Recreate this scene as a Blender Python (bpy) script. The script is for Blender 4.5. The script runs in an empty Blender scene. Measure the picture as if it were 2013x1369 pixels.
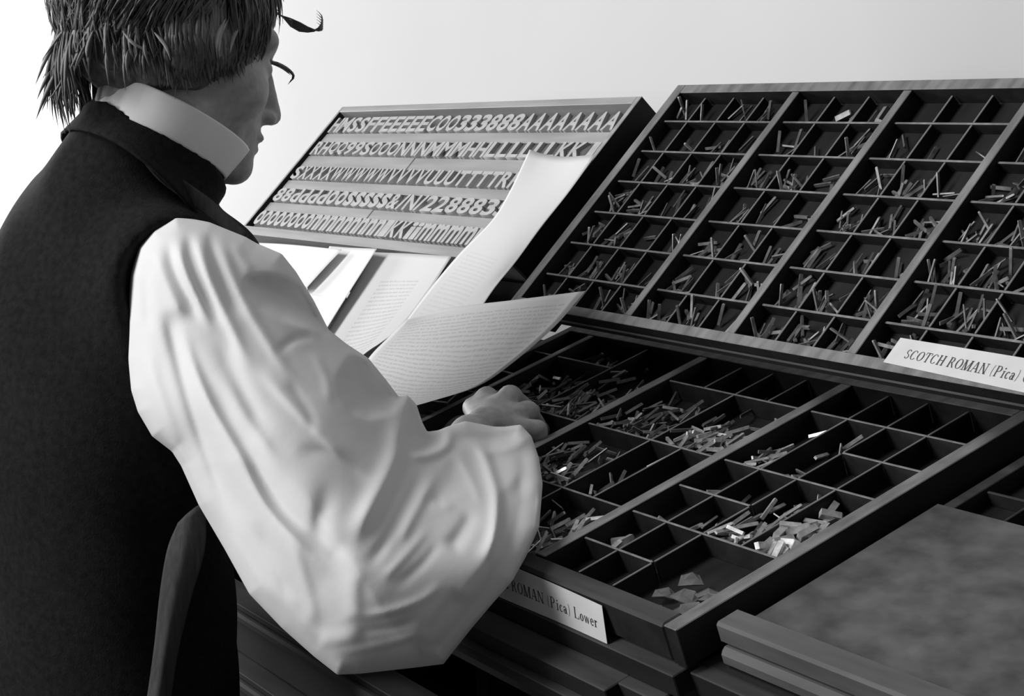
import bpy, bmesh, math, random
import numpy as np
from mathutils import Vector, Matrix

random.seed(7); rng = np.random.default_rng(11)
SC = bpy.context.scene
COL = SC.collection
H = 1.36                                   # height of the upper case's top edge above the floor

# ------------------------------------------------------------------ camera
FPX = 3544.0
CAMP = np.array([1.8011, -1.3167, -0.0118 + H])
R = np.array([[0.5136, 0.8580, -0.0109], [0.1118, -0.0795, -0.9905], [-0.8507, 0.5075, -0.1368]])
cam = bpy.data.cameras.new('camera'); cam_o = bpy.data.objects.new('camera', cam); COL.objects.link(cam_o)
cam.sensor_width = 36; cam.lens = FPX * 36 / 2013; cam.clip_start = 0.05
M4 = Matrix(((R[0][0], -R[1][0], -R[2][0], CAMP[0]), (R[0][1], -R[1][1], -R[2][1], CAMP[1]),
             (R[0][2], -R[1][2], -R[2][2], CAMP[2]), (0, 0, 0, 1)))
cam_o.matrix_world = M4
SC.camera = cam_o

# ------------------------------------------------------------------ world, daylight, exposure
w = bpy.data.worlds.new('room_light'); SC.world = w; w.use_nodes = True
w.node_tree.nodes['Background'].inputs[0].default_value = (1, 1, 1, 1)
w.node_tree.nodes['Background'].inputs[1].default_value = 0.13

def area(name, loc, target, sx, sy, power):
    l = bpy.data.lights.new(name, 'AREA'); l.shape = 'RECTANGLE'; l.size = sx; l.size_y = sy; l.energy = power
    o = bpy.data.objects.new(name, l); COL.objects.link(o); o.location = loc
    d = Vector(target) - Vector(loc); o.rotation_euler = d.to_track_quat('-Z', 'Y').to_euler()
    return o
area('window_daylight', (-4.72, -1.45, 1.75), (-1.2, -0.6, 1.2), 1.5, 1.3, 190)      # daylight of the window in the left wall
area('high_key_light', (-0.35, -2.5, 2.9), (0.25, -0.5, 1.0), 1.1, 1.0, 58)         # added key light above and behind the man, raised to brighten upward faces
area('front_window_daylight', (-0.55, -3.6, 1.75), (0.2, -0.5, 1.1), 1.2, 1.3, 52)       # daylight of the tall window in the wall behind the man
SC.view_settings.view_transform = 'Standard'; SC.view_settings.look = 'None'
SC.view_settings.gamma = 1.0; SC.view_settings.use_curve_mapping = False
SC.view_settings.exposure = 0.0

# ------------------------------------------------------------------ helpers
def at(x, y, t):
    """a point seen in direction (x, y) of the 2013x1369 frame at depth t metres"""
    d = np.array([(x - 1006.5) / FPX, (y - 684.5) / FPX, 1.0]) @ R
    return CAMP + t * d
def pxr(r, t): return r * t / FPX

def tag(o, label=None, cat=None, group=None, kind=None):
    if label: o['label'] = label
    if cat: o['category'] = cat
    if group: o['group'] = group
    if kind: o['kind'] = kind
    return o
def link(name, data, parent=None):
    o = bpy.data.objects.new(name, data); COL.objects.link(o)
    if parent: o.parent = parent
    return o
def empty(name, mat=None, loc=None):
    o = bpy.data.objects.new(name, None); COL.objects.link(o); o.empty_display_size = 0.05
    if mat is not None: o.matrix_world = mat
    if loc is not None: o.location = loc
    return o
def mesh(name, v, f, mat=None, smooth=False):
    me = bpy.data.meshes.new(name); me.from_pydata([tuple(map(float, p)) for p in v], [], [tuple(map(int, q)) for q in f])
    if mat:
        for m in (mat if isinstance(mat, (list, tuple)) else [mat]): me.materials.append(m)
    if smooth: me.polygons.foreach_set('use_smooth', [True] * len(me.polygons))
    me.update(); return me
_bc = {}
def boxmesh(sx, sy, sz, mat, bev=0.0008, top=None):
    """a chamfered box centred on its origin; faces that look up get the second material"""
    key = (round(sx, 5), round(sy, 5), round(sz, 5), mat.name, bev, top.name if top else None)
    if key in _bc: return _bc[key]
    bm = bmesh.new(); bmesh.ops.create_cube(bm, size=1.0)
    bmesh.ops.scale(bm, vec=(sx, sy, sz), verts=bm.verts)
    if bev > 0: bmesh.ops.bevel(bm, geom=list(bm.edges), offset=min(bev, 0.45 * min(sx, sy, sz)), segments=1, affect='EDGES')
    me = bpy.data.meshes.new('box'); 
    me.materials.append(mat)
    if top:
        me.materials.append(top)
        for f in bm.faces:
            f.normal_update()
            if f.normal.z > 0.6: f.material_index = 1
    bm.to_mesh(me); bm.free(); _bc[key] = me
    return me
def box(name, x0, x1, y0, y1, z0, z1, mat, parent=None, bev=0.0008, top=None):
    o = link(name, boxmesh(x1 - x0, y1 - y0, z1 - z0, mat, bev, top), parent)
    o.location = ((x0 + x1) / 2, (y0 + y1) / 2, (z0 + z1) / 2)
    return o

# ------------------------------------------------------------------ materials
def mat_base(name, col, rough=0.6, metal=0.0, var=0.0, scale=(20, 20, 20), bump=0.0, bscale=None, spec=0.5, detail=4.0):
    m = bpy.data.materials.new(name); m.use_nodes = True
    nt = m.node_tree; b = nt.nodes['Principled BSDF']
    b.inputs['Roughness'].default_value = rough; b.inputs['Metallic'].default_value = metal
    b.inputs['Specular IOR Level'].default_value = spec
    b.inputs['Base Color'].default_value = (col, col, col, 1)
    if var or bump:
        tc = nt.nodes.new('ShaderNodeTexCoord'); mp = nt.nodes.new('ShaderNodeMapping'); mp.inputs['Scale'].default_value = scale
        nz = nt.nodes.new('ShaderNodeTexNoise'); nz.inputs['Scale'].default_value = 1.0; nz.inputs['Detail'].default_value = detail
        nt.links.new(tc.outputs['Object'], mp.inputs[0]); nt.links.new(mp.outputs[0], nz.inputs['Vector'])
        if var:
            cr = nt.nodes.new('ShaderNodeValToRGB')
            lo, hi = max(col * (1 - var), 0.0), col * (1 + var)
            cr.color_ramp.elements[0].position = 0.3; cr.color_ramp.elements[1].position = 0.7
            cr.color_ramp.elements[0].color = (lo, lo, lo, 1); cr.color_ramp.elements[1].color = (hi, hi, hi, 1)
            nt.links.new(nz.outputs['Fac'], cr.inputs[0]); nt.links.new(cr.outputs[0], b.inputs['Base Color'])
        if bump:
            bp = nt.nodes.new('ShaderNodeBump'); bp.inputs['Strength'].default_value = bump; bp.inputs['Distance'].default_value = 0.002
            src = nz
            if bscale:
                mp2 = nt.nodes.new('ShaderNodeMapping'); mp2.inputs['Scale'].default_value = bscale
                nz2 = nt.nodes.new('ShaderNodeTexNoise'); nz2.inputs['Scale'].default_value = 1.0; nz2.inputs['Detail'].default_value = 5
                nt.links.new(tc.outputs['Object'], mp2.inputs[0]); nt.links.new(mp2.outputs[0], nz2.inputs['Vector']); src = nz2
            nt.links.new(src.outputs['Fac'], bp.inputs['Height']); nt.links.new(bp.outputs[0], b.inputs['Normal'])
    return m
M = {}
M['wall'] = mat_base('wall_plaster', 0.58, 0.9, var=0.02, scale=(3, 3, 3), spec=0.1)
M['floor'] = mat_base('floor_boards', 0.06, 0.6, var=0.4, scale=(2, 20, 2))
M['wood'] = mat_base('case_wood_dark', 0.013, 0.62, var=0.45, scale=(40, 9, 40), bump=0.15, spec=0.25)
M['worn'] = mat_base('case_wood_worn_lit_top', 0.165, 0.65, var=0.35, scale=(70, 25, 70), bump=0.1, spec=0.25)  # top faces: bare wear, with grazing light put into the colour too
M['frame'] = mat_base('frame_wood_black', 0.010, 0.8, var=0.5, scale=(6, 40, 40), bump=0.15, spec=0.3)
M['frame_worn_lit'] = mat_base('frame_wood_edge', 0.045, 0.8, var=0.4, scale=(6, 50, 50), bump=0.1, spec=0.3)  # paler edges: wear plus light on the upper faces, painted in
M['board'] = mat_base('board_wood', 0.088, 0.6, var=0.45, scale=(24, 34, 24), bump=0.2, spec=0.3, detail=8)
M['board_edge'] = mat_base('board_cleat_wood', 0.10, 0.5, var=0.25, scale=(8, 50, 50), bump=0.1, spec=0.3)
M['light_wood'] = mat_base('wood_type_case', 0.29, 0.55, var=0.2, scale=(5, 60, 60), bump=0.1, spec=0.3)
M['type_wood'] = mat_base('type_block_wood', 0.13, 0.55, var=0.25, scale=(60, 20, 60), spec=0.3)
M['type_face'] = mat_base('type_face_wood', 0.40, 0.45, var=0.15, scale=(50, 50, 50), spec=0.4)
M['metal'] = mat_base('type_metal', 0.55, 0.40, metal=0.45, var=0.45, scale=(90, 90, 90))
M['metal2'] = mat_base('type_metal_dull', 0.20, 0.5, metal=0.45, var=0.4, scale=(90, 90, 90))
M['steel'] = mat_base('stick_steel', 0.12, 0.35, metal=0.8)
M['shirt'] = mat_base('shirt_cotton', 0.68, 0.85, bump=0.12, scale=(1, 1, 1), bscale=(90, 90, 90), spec=0.15)
M['collar'] = mat_base('collar_linen', 0.88, 0.8, spec=0.15)
M['vest'] = mat_base('vest_wool', 0.010, 0.95, var=0.4, scale=(150, 150, 150), bump=0.3, bscale=(500, 500, 500), spec=0.15)
M['vest2'] = mat_base('vest_facing', 0.045, 0.8, var=0.3, scale=(200, 200, 20), spec=0.2)
M['trouser'] = mat_base('trouser_wool', 0.010, 0.95, var=0.3, scale=(100, 100, 100), spec=0.15)
M['shoe'] = mat_base('shoe_leather', 0.012, 0.35)
M['skin'] = mat_base('skin', 0.35, 0.55, var=0.18, scale=(70, 70, 70), bump=0.35, bscale=(150, 150, 150), spec=0.35)
M['hair'] = mat_base('hair', 0.10, 0.5, var=0.5, scale=(160, 160, 30), spec=0.5)
M['hair_highlight'] = mat_base('hair_highlight', 0.32, 0.5, var=0.3, scale=(160, 160, 30))  # pale locks: highlight streaks painted into the hair
M['ink'] = mat_base('ink', 0.02, 0.7)
M['scrap'] = mat_base('scrap_card', 0.11, 0.7, var=0.3, scale=(60, 60, 60))
M['glass'] = mat_base('window_glass', 0.8, 0.1)
gb = M['glass'].node_tree.nodes['Principled BSDF']; gb.inputs['Transmission Weight'].default_value = 1.0
M['label'] = mat_base('label_card', 0.58, 0.8, var=0.06, scale=(30, 30, 30), spec=0.1)

def paper_mat(name, col, text=0.0, su=1.0, lines=30, x0=0.15, x1=0.8, y0=0.1, y1=0.9, wob=0.0):
    """paper with rows of small print laid out in the sheet's own UV square"""
    m = bpy.data.materials.new(name); m.use_nodes = True; nt = m.node_tree; b = nt.nodes['Principled BSDF']
    b.inputs['Roughness'].default_value = 0.85; b.inputs['Specular IOR Level'].default_value = 0.1
    b.inputs['Base Color'].default_value = (col, col, col, 1)
    if text:
        N = nt.nodes.new; L = nt.links.new
        def mth(op, a, c):
            n = N('ShaderNodeMath'); n.operation = op
            for i, q in enumerate((a, c)):
                if isinstance(q, (int, float)): n.inputs[i].default_value = q
                else: L(q, n.inputs[i])
            return n.outputs[0]
        uv = N('ShaderNodeUVMap'); sp = N('ShaderNodeSeparateXYZ'); L(uv.outputs[0], sp.inputs[0])
        u, v = sp.outputs[0], sp.outputs[1]
        if wob:
            nw = N('ShaderNodeTexNoise'); nw.inputs['Scale'].default_value = 9; L(uv.outputs[0], nw.inputs['Vector'])
            v = mth('ADD', v, mth('MULTIPLY', mth('SUBTRACT', nw.outputs['Fac'], 0.5), wob))
        ph = mth('FRACT', mth('MULTIPLY', v, lines), 0); row = mth('LESS_THAN', ph, 0.42)
        cmb = N('ShaderNodeCombineXYZ'); L(mth('MULTIPLY', u, 70 * su), cmb.inputs[0]); L(mth('FLOOR', mth('MULTIPLY', v, lines), 0), cmb.inputs[1])
        nz = N('ShaderNodeTexNoise'); nz.inputs['Scale'].default_value = 1.0; nz.inputs['Detail'].default_value = 3; L(cmb.outputs[0], nz.inputs['Vector'])
        ink = mth('GREATER_THAN', nz.outputs['Fac'], 0.46)
        box_ = mth('MULTIPLY', mth('MULTIPLY', mth('GREATER_THAN', u, x0), mth('LESS_THAN', u, x1)), mth('MULTIPLY', mth('GREATER_THAN', v, y0), mth('LESS_THAN', v, y1)))
        fac = mth('MULTIPLY', mth('MULTIPLY', mth('MULTIPLY', row, ink), box_), text)
        mx = N('ShaderNodeMix'); mx.data_type = 'RGBA'; L(fac, mx.inputs['Factor'])
        mx.inputs['A'].default_value = (col, col, col, 1); mx.inputs['B'].default_value = (0.12, 0.12, 0.12, 1)
        L(mx.outputs['Result'], b.inputs['Base Color'])
    return m

# ------------------------------------------------------------------ frames of the two slopes
TB, TC = 0.8000, 0.3297
def slope(th, o):
    """matrix: x along the case, y up the slope, z out of the slope"""
    return Matrix(((1, 0, 0, o[0]), (0, math.cos(th), -math.sin(th), o[1]), (0, math.sin(th), math.cos(th), o[2]), (0, 0, 0, 1)))
MB = slope(TB, (0, 0, H))
MC = slope(TC, (0.6773, -0.1308, -0.2943 + H))

# ------------------------------------------------------------------ the room
fl = link('floor', mesh('floor', [(-5, -4, 0), (3.5, -4, 0), (3.5, 0.35, 0), (-5, 0.35, 0)], [(0, 1, 2, 3)], M['floor'])); tag(fl, kind='structure')
wb = box('wall_back', -5.1, 3.5, 0.35, 0.47, 0, 3.0, M['wall']); tag(wb, kind='structure')
# left wall with a window opening
wl = empty('wall_left', loc=(-5.0, -1.8, 0)); tag(wl, kind='structure')
for nm, y0, y1, z0, z1 in (('wall_panel', -4, -2.2, 0, 3), ('wall_panel', -0.7, 0.35, 0, 3), ('wall_panel', -2.2, -0.7, 0, 1.1), ('wall_panel', -2.2, -0.7, 2.4, 3)):
    o = box(nm, -0.1, 0, y0 + 1.8, y1 + 1.8, z0, z1, M['wall'], wl, bev=0)
wn = empty('window_1', loc=(-5.05, -1.45, 1.1)); tag(wn, kind='structure')
for y in (-0.72, -0.24, 0.24, 0.72): box('window_frame', -0.02, 0.02, y - 0.025, y + 0.025, 0, 1.3, M['collar'], wn)
for z in (0.025, 0.65, 1.275): box('window_frame', -0.02, 0.02, -0.75, 0.75, z - 0.025, z + 0.025, M['collar'], wn)
for i in range(3):
    for j in range(2): box('pane', -0.003, 0.003, -0.695 + i * 0.48, -0.265 + i * 0.48, 0.05 + j * 0.625, 0.625 + j * 0.625, M['glass'], wn, bev=0)

# ------------------------------------------------------------------ composing frame (the rack that carries the cases)
fr = empty('composing_desk', loc=(0, -0.25, 0)); tag(fr, 'black wooden composing desk with sloping desks under the type cases', 'frame')
def fbox(name, mtx, x0, x1, v0, v1, n0, n1, mat, top=None, bev=0.001):
    o = link(name, boxmesh(x1 - x0, v1 - v0, n1 - n0, mat, bev, top)); o.parent = fr
    m = mtx @ Matrix.Translation(((x0 + x1) / 2, -(v0 + v1) / 2, (n0 + n1) / 2))
    o.matrix_basis = Matrix.Translation((0, 0.25, 0)) @ m
    return o
# upper desk under the wood type case and the upper case
fbox('upper_desk', MB, -1.02, 0.86, 0.02, 0.255, -0.062, -0.041, M['frame'])
fbox('upper_desk', MB, -1.02, 0.015, 0.2555, 0.338, -0.062, -0.041, M['frame'])
fbox('upper_batten', MB, -0.03, 0.84, 0.02, 0.270, -0.0405, -0.0245, M['frame'])
fbox('case_stop', MB, -0.02, 0.85, 0.3485, 0.3510, -0.0200, -0.0120, M['frame'], M['frame_worn_lit'])
# lower desk (x measured from the right end of the lower case)
fbox('lower_desk', MC, -1.75, 0.30, -0.03, 0.385, -0.060, -0.040, M['frame'])
fbox('front_ledge', MC, -1.75, 0.012, 0.385, 0.413, -0.058, -0.037, M['frame'], M['frame_worn_lit'])
fbox('front_ledge', MC, 0.0125, 0.36, 0.372, 0.398, -0.062, -0.041, M['frame'], M['frame_worn_lit'])
fbox('front_moulding', MC, -1.75, -0.06, 0.402, 0.438, -0.078, -0.059, M['frame'], M['frame_worn_lit'])
fbox('front_moulding', MC, -1.75, -0.055, 0.415, 0.446, -0.092, -0.0785, M['frame'], M['frame_worn_lit'])
fbox('label_bracket', MC, -0.075, -0.005, 0.405, 0.424, -0.072, -0.0595, M['frame'], M['frame_worn_lit'])
zc = H - 0.55
box('cabinet_side', -1.05, -1.02, -0.235, 0.55, 0.0, zc - 0.0, M['frame'], fr)
box('cabinet_side', 0.93, 0.96, -0.235, 0.55, 0.0, zc - 0.0, M['frame'], fr)
box('cabinet_back', -1.02, 0.93, 0.53, 0.55, 0.0, zc, M['frame'], fr)
box('cabinet_top', -1.05, 0.96, -0.245, 0.55, zc, zc + 0.02, M['frame'], fr)
# case drawers in the cabinet below, each with a lipped front
for i in range(8):
    z0 = H - 0.605 - 0.085 * i
    if z0 < 0.1: break
    d = empty('case_drawer'); d.parent = fr; d.location = (0, -0.25, z0)
    box('drawer_front', -1.0, 0.92, -0.004, 0.012, -0.080, -0.008, M['frame'], d)
    box('drawer_lip', -1.0, 0.92, -0.030, 0.012, -0.007, 0.0, M['frame'], d, top=M['frame_worn_lit'])
    box('drawer_bead', -1.0, 0.92, -0.036, -0.004, -0.020, -0.0085, M['frame_worn_lit'], d, bev=0.003)
# posts that lift the upper desk
for x in (-1.0, 0.82):
    box('post', x, x + 0.05, 0.20, 0.25, zc + 0.02, H - 0.14, M['frame'], fr)

# ------------------------------------------------------------------ type cases
def pbox(name, parent, x0, x1, v0, v1, n0, n1, mat, top=None, bev=0.0007):
    return box(name, x0, x1, -v1, -v0, n0, n1, mat, parent, bev, top)

# --- upper case
cb = empty('upper_type_case', MB)
tag(cb, 'dark wooden type case of small square boxes propped steeply against white wall', 'type case')
DB = -0.021; hB = -0.007; TW = 0.0026
pbox('bottom_board', cb, -0.008, 0.822, -0.005, 0.348, DB - 0.003, DB, M['wood'])
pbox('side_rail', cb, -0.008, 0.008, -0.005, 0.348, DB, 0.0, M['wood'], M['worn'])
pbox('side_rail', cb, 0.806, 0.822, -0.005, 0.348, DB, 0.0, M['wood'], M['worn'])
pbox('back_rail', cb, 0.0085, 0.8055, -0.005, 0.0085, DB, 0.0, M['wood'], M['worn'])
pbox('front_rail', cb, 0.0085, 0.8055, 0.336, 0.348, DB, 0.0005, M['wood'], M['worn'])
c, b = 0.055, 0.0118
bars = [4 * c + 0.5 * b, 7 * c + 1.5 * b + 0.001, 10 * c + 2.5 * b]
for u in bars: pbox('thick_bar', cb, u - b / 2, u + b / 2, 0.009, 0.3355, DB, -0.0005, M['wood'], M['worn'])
colsB = [[c, 2 * c, 3 * c], [5 * c + b, 6 * c + b], [8 * c + 2 * b, 9 * c + 2 * b], [11 * c + 3 * b, 12 * c + 3 * b, 13 * c + 3 * b]]
edgeB = [0.008] + [q for u in bars for q in (u - b / 2, u + b / 2)] + [0.806]
rowsB = [0.0488 * k for k in range(1, 7)]
boxesB = []
for k in range(4):
    e0, e1 = edgeB[2 * k], edgeB[2 * k + 1]
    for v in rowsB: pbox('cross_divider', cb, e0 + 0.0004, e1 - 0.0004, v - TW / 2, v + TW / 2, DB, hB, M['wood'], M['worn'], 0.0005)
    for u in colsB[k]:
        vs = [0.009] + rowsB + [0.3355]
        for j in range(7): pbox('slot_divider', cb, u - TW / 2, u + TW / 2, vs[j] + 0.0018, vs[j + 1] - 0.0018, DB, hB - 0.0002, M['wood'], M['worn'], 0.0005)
    us = [e0] + colsB[k] + [e1]; vs = [0.009] + rowsB + [0.3355]
    for i in range(len(us) - 1):
        for j in range(7): boxesB.append((us[i] + 0.002, us[i + 1] - 0.002, vs[j] + 0.002, vs[j + 1] - 0.002, k, i, j))

# --- lower case
cc = empty('lower_type_case', MC)
tag(cc, 'dark wooden type case of large and small boxes lying on the lower slope', 'type case')
DC = -0.037; hC = -0.003
c2, b2 = 0.0527, 0.0150
P = -4 * c2 - 0.0081; Q = -0.4525; RR = -0.6760; LFT = -0.7246
r_ = 0.0556; FV = 0.379
FC = -0.0245
pbox('bottom_board', cc, LFT + 0.0003, -0.0003, 0.0003, FV - 0.0003, FC - 0.004, FC, M['wood'])
pbox('side_rail', cc, 0.0, 0.017, -0.018, 0.401, DC + 0.002, 0.0, M['wood'], M['worn'])
pbox('side_rail', cc, LFT - 0.013, LFT, -0.018, 0.401, DC + 0.002, 0.0, M['wood'], M['worn'])
pbox('back_rail', cc, LFT + 0.0003, -0.0003, -0.018, 0.0, DC + 0.002, 0.0, M['wood'], M['worn'])
pbox('front_rail', cc, LFT + 0.0003, -0.0003, FV, 0.401, DC + 0.002, 0.0, M['wood'], M['frame_worn_lit'], 0.003)
for u, ww in ((P, b2), (Q, b2 * 0.95), (RR, 0.010)):
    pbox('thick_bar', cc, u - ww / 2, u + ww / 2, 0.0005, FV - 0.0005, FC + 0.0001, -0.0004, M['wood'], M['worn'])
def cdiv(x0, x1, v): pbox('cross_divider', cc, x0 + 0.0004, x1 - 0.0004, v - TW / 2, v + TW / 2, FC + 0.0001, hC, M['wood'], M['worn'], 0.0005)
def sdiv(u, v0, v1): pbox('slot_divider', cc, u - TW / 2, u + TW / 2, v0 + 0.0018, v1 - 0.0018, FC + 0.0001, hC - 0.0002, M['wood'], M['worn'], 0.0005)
PR, PL, QR, QL, RRr = P + b2 / 2, P - b2 / 2, Q + b2 / 2, Q - b2 / 2, RR + 0.005
g1, g2, g3 = -3 * c2, -2 * c2, -c2
V = [0.0] + [r_ * k for k in range(1, 7)] + [FV]
# right bank
cdiv(PR, 0, V[1]); cdiv(g2, 0, V[2]); cdiv(PR, 0, V[3]); cdiv(PR, g2, V[4]); cdiv(PR, 0, V[5]); cdiv(PR, g2, V[6])
for a, bb in ((0, 1), (1, 3), (3, 4), (4, 5), (5, 6), (6, 7)): sdiv(g1, V[a], V[bb])
for a, bb in ((0, 1), (1, 2), (2, 3), (3, 4), (4, 5), (5, 6), (6, 7)): sdiv(g2, V[a], V[bb])
for a, bb in ((0, 1), (1, 2), (2, 3), (3, 5)): sdiv(g3, V[a], V[bb])
# middle bank
q3, q2, q1 = PL - c2, PL - 2 * c2, PL - 3 * c2
cdiv(QR, PL, V[1]); cdiv(QR, PL, V[3]); cdiv(QR, PL, V[5])
for u in (q1, q2, q3): sdiv(u, V[0], V[1])
sdiv(q2, V[1], V[3]); sdiv(q2, V[3], V[5]); sdiv(q3, V[3], V[5]); sdiv(q2, V[5], V[7])
# left bank
m2 = -0.5580
cdiv(RRr, m2, V[1]); cdiv(RRr, m2, V[3] + 0.002); cdiv(m2, QL, V[3] + 0.002); cdiv(RRr, QL, V[5])
sdiv(m2, V[0], V[3]); sdiv(m2, V[3], V[5]); sdiv(m2, V[5], V[7])
# narrow bank at the left end
for v in V[1:7]: cdiv(LFT, RR - 0.005, v)
boxesC = [  # x0, x1, v0, v1, how full, name
 (PR, g1, V[0], V[1], 0, ''), (g1, g2, V[0], V[1], 0, ''), (g2, g3, V[0], V[1], 0, ''), (g3, 0, V[0], V[1], 0, ''),
 (PR, g1, V[1], V[3], 21, 'first long box, right bank'),
 (g1, g2, V[1], V[3], 12, 'second long box, right bank'),
 (g2, g3, V[2], V[3], 2, 'small third-row box, right bank'), (g3, 0, V[2], V[3], 1, 'third-row box at right rail'),
 (PR, g1, V[3], V[4], 4, 'fourth-row box right of thick bar'), (g1, g2, V[3], V[4], 1, 'fourth-row second box, right bank'),
 (PR, g1, V[4], V[5], 3, 'fifth-row box right of thick bar'), (g1, g2, V[4], V[5], 4, 'fifth-row second box, right bank'),
 (PR, g1, V[5], V[6], 6, 'sixth-row box right of thick bar'), (g1, g2, V[5], V[6], 5, 'sixth-row second box, right bank'),
 (g2, g3, V[3], V[5], 45, 'long heaped box, second from right rail'), (g3, 0, V[3], V[5], 35, 'long box of thick sorts at right rail'),
 (q1, q2, V[0], V[1], 0, ''), (q2, q3, V[0], V[1], 1, 'back-row box, middle bank'),
 (QR, q2, V[1], V[3], 62, 'large back-left box, middle bank'), (q2, PL, V[1], V[3], 70, 'large back-right box, middle bank'),
 (QR, q2, V[3], V[5], 81, 'large box beside the hand'), (q2, q3, V[3], V[5], 13, 'narrow middle-bank box, lower case'), (q3, PL, V[3], V[5], 0, ''),
 (q2, PL, V[5], V[7], 75, 'heaped front box beside the sleeve'),
 (RRr, m2, V[0], V[1], 16, 'small back box, left bank'), (RRr, m2, V[1], V[3], 45, 'box just behind the hand'),
 (m2, QL, V[0], V[3], 86, 'long heaped box, left bank'), (m2, QL, V[3], V[5], 10, 'box under the hand')]

# --- loose metal type
def sort_mesh(wd, ln=0.0228, bd=0.0032):
    bm = bmesh.new(); bmesh.ops.create_cube(bm, size=1.0); bmesh.ops.scale(bm, vec=(ln, wd, bd), verts=bm.verts)
    # shoulder, face and nick of a cast sort
    fs = [f for f in bm.faces if f.normal.x > 0.9]
    r = bmesh.ops.inset_individual(bm, faces=fs, thickness=min(wd, bd) * 0.18)
    bmesh.ops.translate(bm, vec=(0.0012, 0, 0), verts=list({v for f in fs for v in f.verts}))
    me = bpy.data.meshes.new('sort'); bm.to_mesh(me); bm.free(); return me
SORTS = [sort_mesh(x) for x in (0.0011, 0.0015, 0.0020, 0.0026)]
for i, s in enumerate(SORTS): s.materials.append(M['metal'] if i != 1 else M['metal2'])
FAT = [sort_mesh(0.0042, 0.021, 0.006), sort_mesh(0.006, 0.018, 0.008)]
for s in FAT: s.materials.append(M['metal'])

items = []      # (matrix in case, mesh, case, description)
def heap(bx, n, dep, case_m, desc, fat=False, lift=0.020, steep=False):
    x0, x1, v0, v1 = bx
    mx0, mx1, mv0, mv1 = x0 + 0.004, x1 - 0.004, v0 + 0.004, v1 - 0.004
    area_ = max((mx1 - mx0) * (mv1 - mv0), 1e-5)
    for i in range(n):
        f = (i + 0.5) / n
        # type slides towards the low (front) side of its box
        v = mv1 - (mv1 - mv0) * (abs(random.gauss(0, 0.42)) % 0.95)
        u = random.uniform(mx0, mx1)
        yaw = random.uniform(0, math.pi) if random.random() < 0.55 else math.pi / 2 + random.gauss(0, 0.3)
        half = 0.0105
        hx, hv = abs(math.cos(yaw)) * half, abs(math.sin(yaw)) * half
        u = min(max(u, x0 + hx + 0.0016), x1 - hx - 0.0016) if x1 - x0 > 2 * hx + 0.004 else (x0 + x1) / 2
        v = min(max(v, v0 + hv + 0.0016), v1 - hv - 0.0016)
        slopef = 0.35 + 0.65 * (v - v0) / (v1 - v0)
        z = dep + 0.003 + lift * slopef * f * min(1.0, n / 40.0) + random.uniform(0, 0.0015)
        pitch = random.gauss(0, 0.30) if n > 8 else random.gauss(0, 0.12)
        if steep and random.random() < 0.18: pitch = random.uniform(0.5, 1.0); z = max(z, dep + 0.011)
        m = Matrix.Translation((u, -v, z)) @ Matrix.Rotation(yaw, 4, 'Z') @ Matrix.Rotation(-pitch, 4, 'Y') @ Matrix.Rotation(random.uniform(-0.9, 0.9), 4, 'X')
        me = random.choice(FAT if fat else SORTS)
        items.append((case_m @ m, me, desc))
for x0, x1, v0, v1, n, nm in boxesC:
    if n: heap((x0 + 0.0013, x1 - 0.0013, v0 + 0.0013, v1 - 0.0013), n, FC, MC, 'metal type sort in the ' + nm, fat='thick' in nm, lift=0.021)
nC = len(items)
for x0, x1, v0, v1, k, i, j in boxesB:
    n = random.choice((3, 5, 6, 8, 9, 10)) if j > 1 else random.choice((1, 2, 3, 5))
    if k == 2 and j == 0: n = 0
    if k == 0 and j == 1 and i in (0, 3): n = 2
    if k == 3: n = n + 4
    if n: heap((x0, x1, v0, v1), n, DB, MB, None, lift=0.016, steep=True, fat=(k == 1 and j == 0 and i > 0))
dist = [(np.linalg.norm(np.array(m.translation) - CAMP), i) for i, (m, me, d) in enumerate(items) if d]
pick = {i for _, i in sorted(dist)[:298]}
groups = {}
for i in sorted(pick):
    m, me, d = items[i]
    o = link('type_sort', me); o.matrix_world = m
    tag(o, 'grey ' + d, 'type sort', 'sorts: ' + d[len('metal type sort in the '):])
bm = bmesh.new()
for i, (m, me, d) in enumerate(items):
    if i in pick: continue
    k0 = len(bm.verts); bm.from_mesh(me); bm.verts.ensure_lookup_table()
    bmesh.ops.transform(bm, matrix=m, verts=bm.verts[k0:])
me = bpy.data.meshes.new('loose_type'); bm.to_mesh(me); bm.free(); me.materials.append(M['metal2'])
lt = link('loose_type', me); tag(lt, 'scattered grey metal type filling the small boxes of the cases', 'metal type', kind='stuff')

up = link('type_sort', SORTS[3]); up.matrix_world = MB @ Matrix.Translation((0.1035, -0.0925, DB + 0.0125)) @ Matrix.Rotation(0.12, 4, 'X') @ Matrix.Rotation(-math.pi / 2, 4, 'Y')
tag(up, 'single bright sort standing upright near the top left of the upper case', 'type sort')
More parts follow.
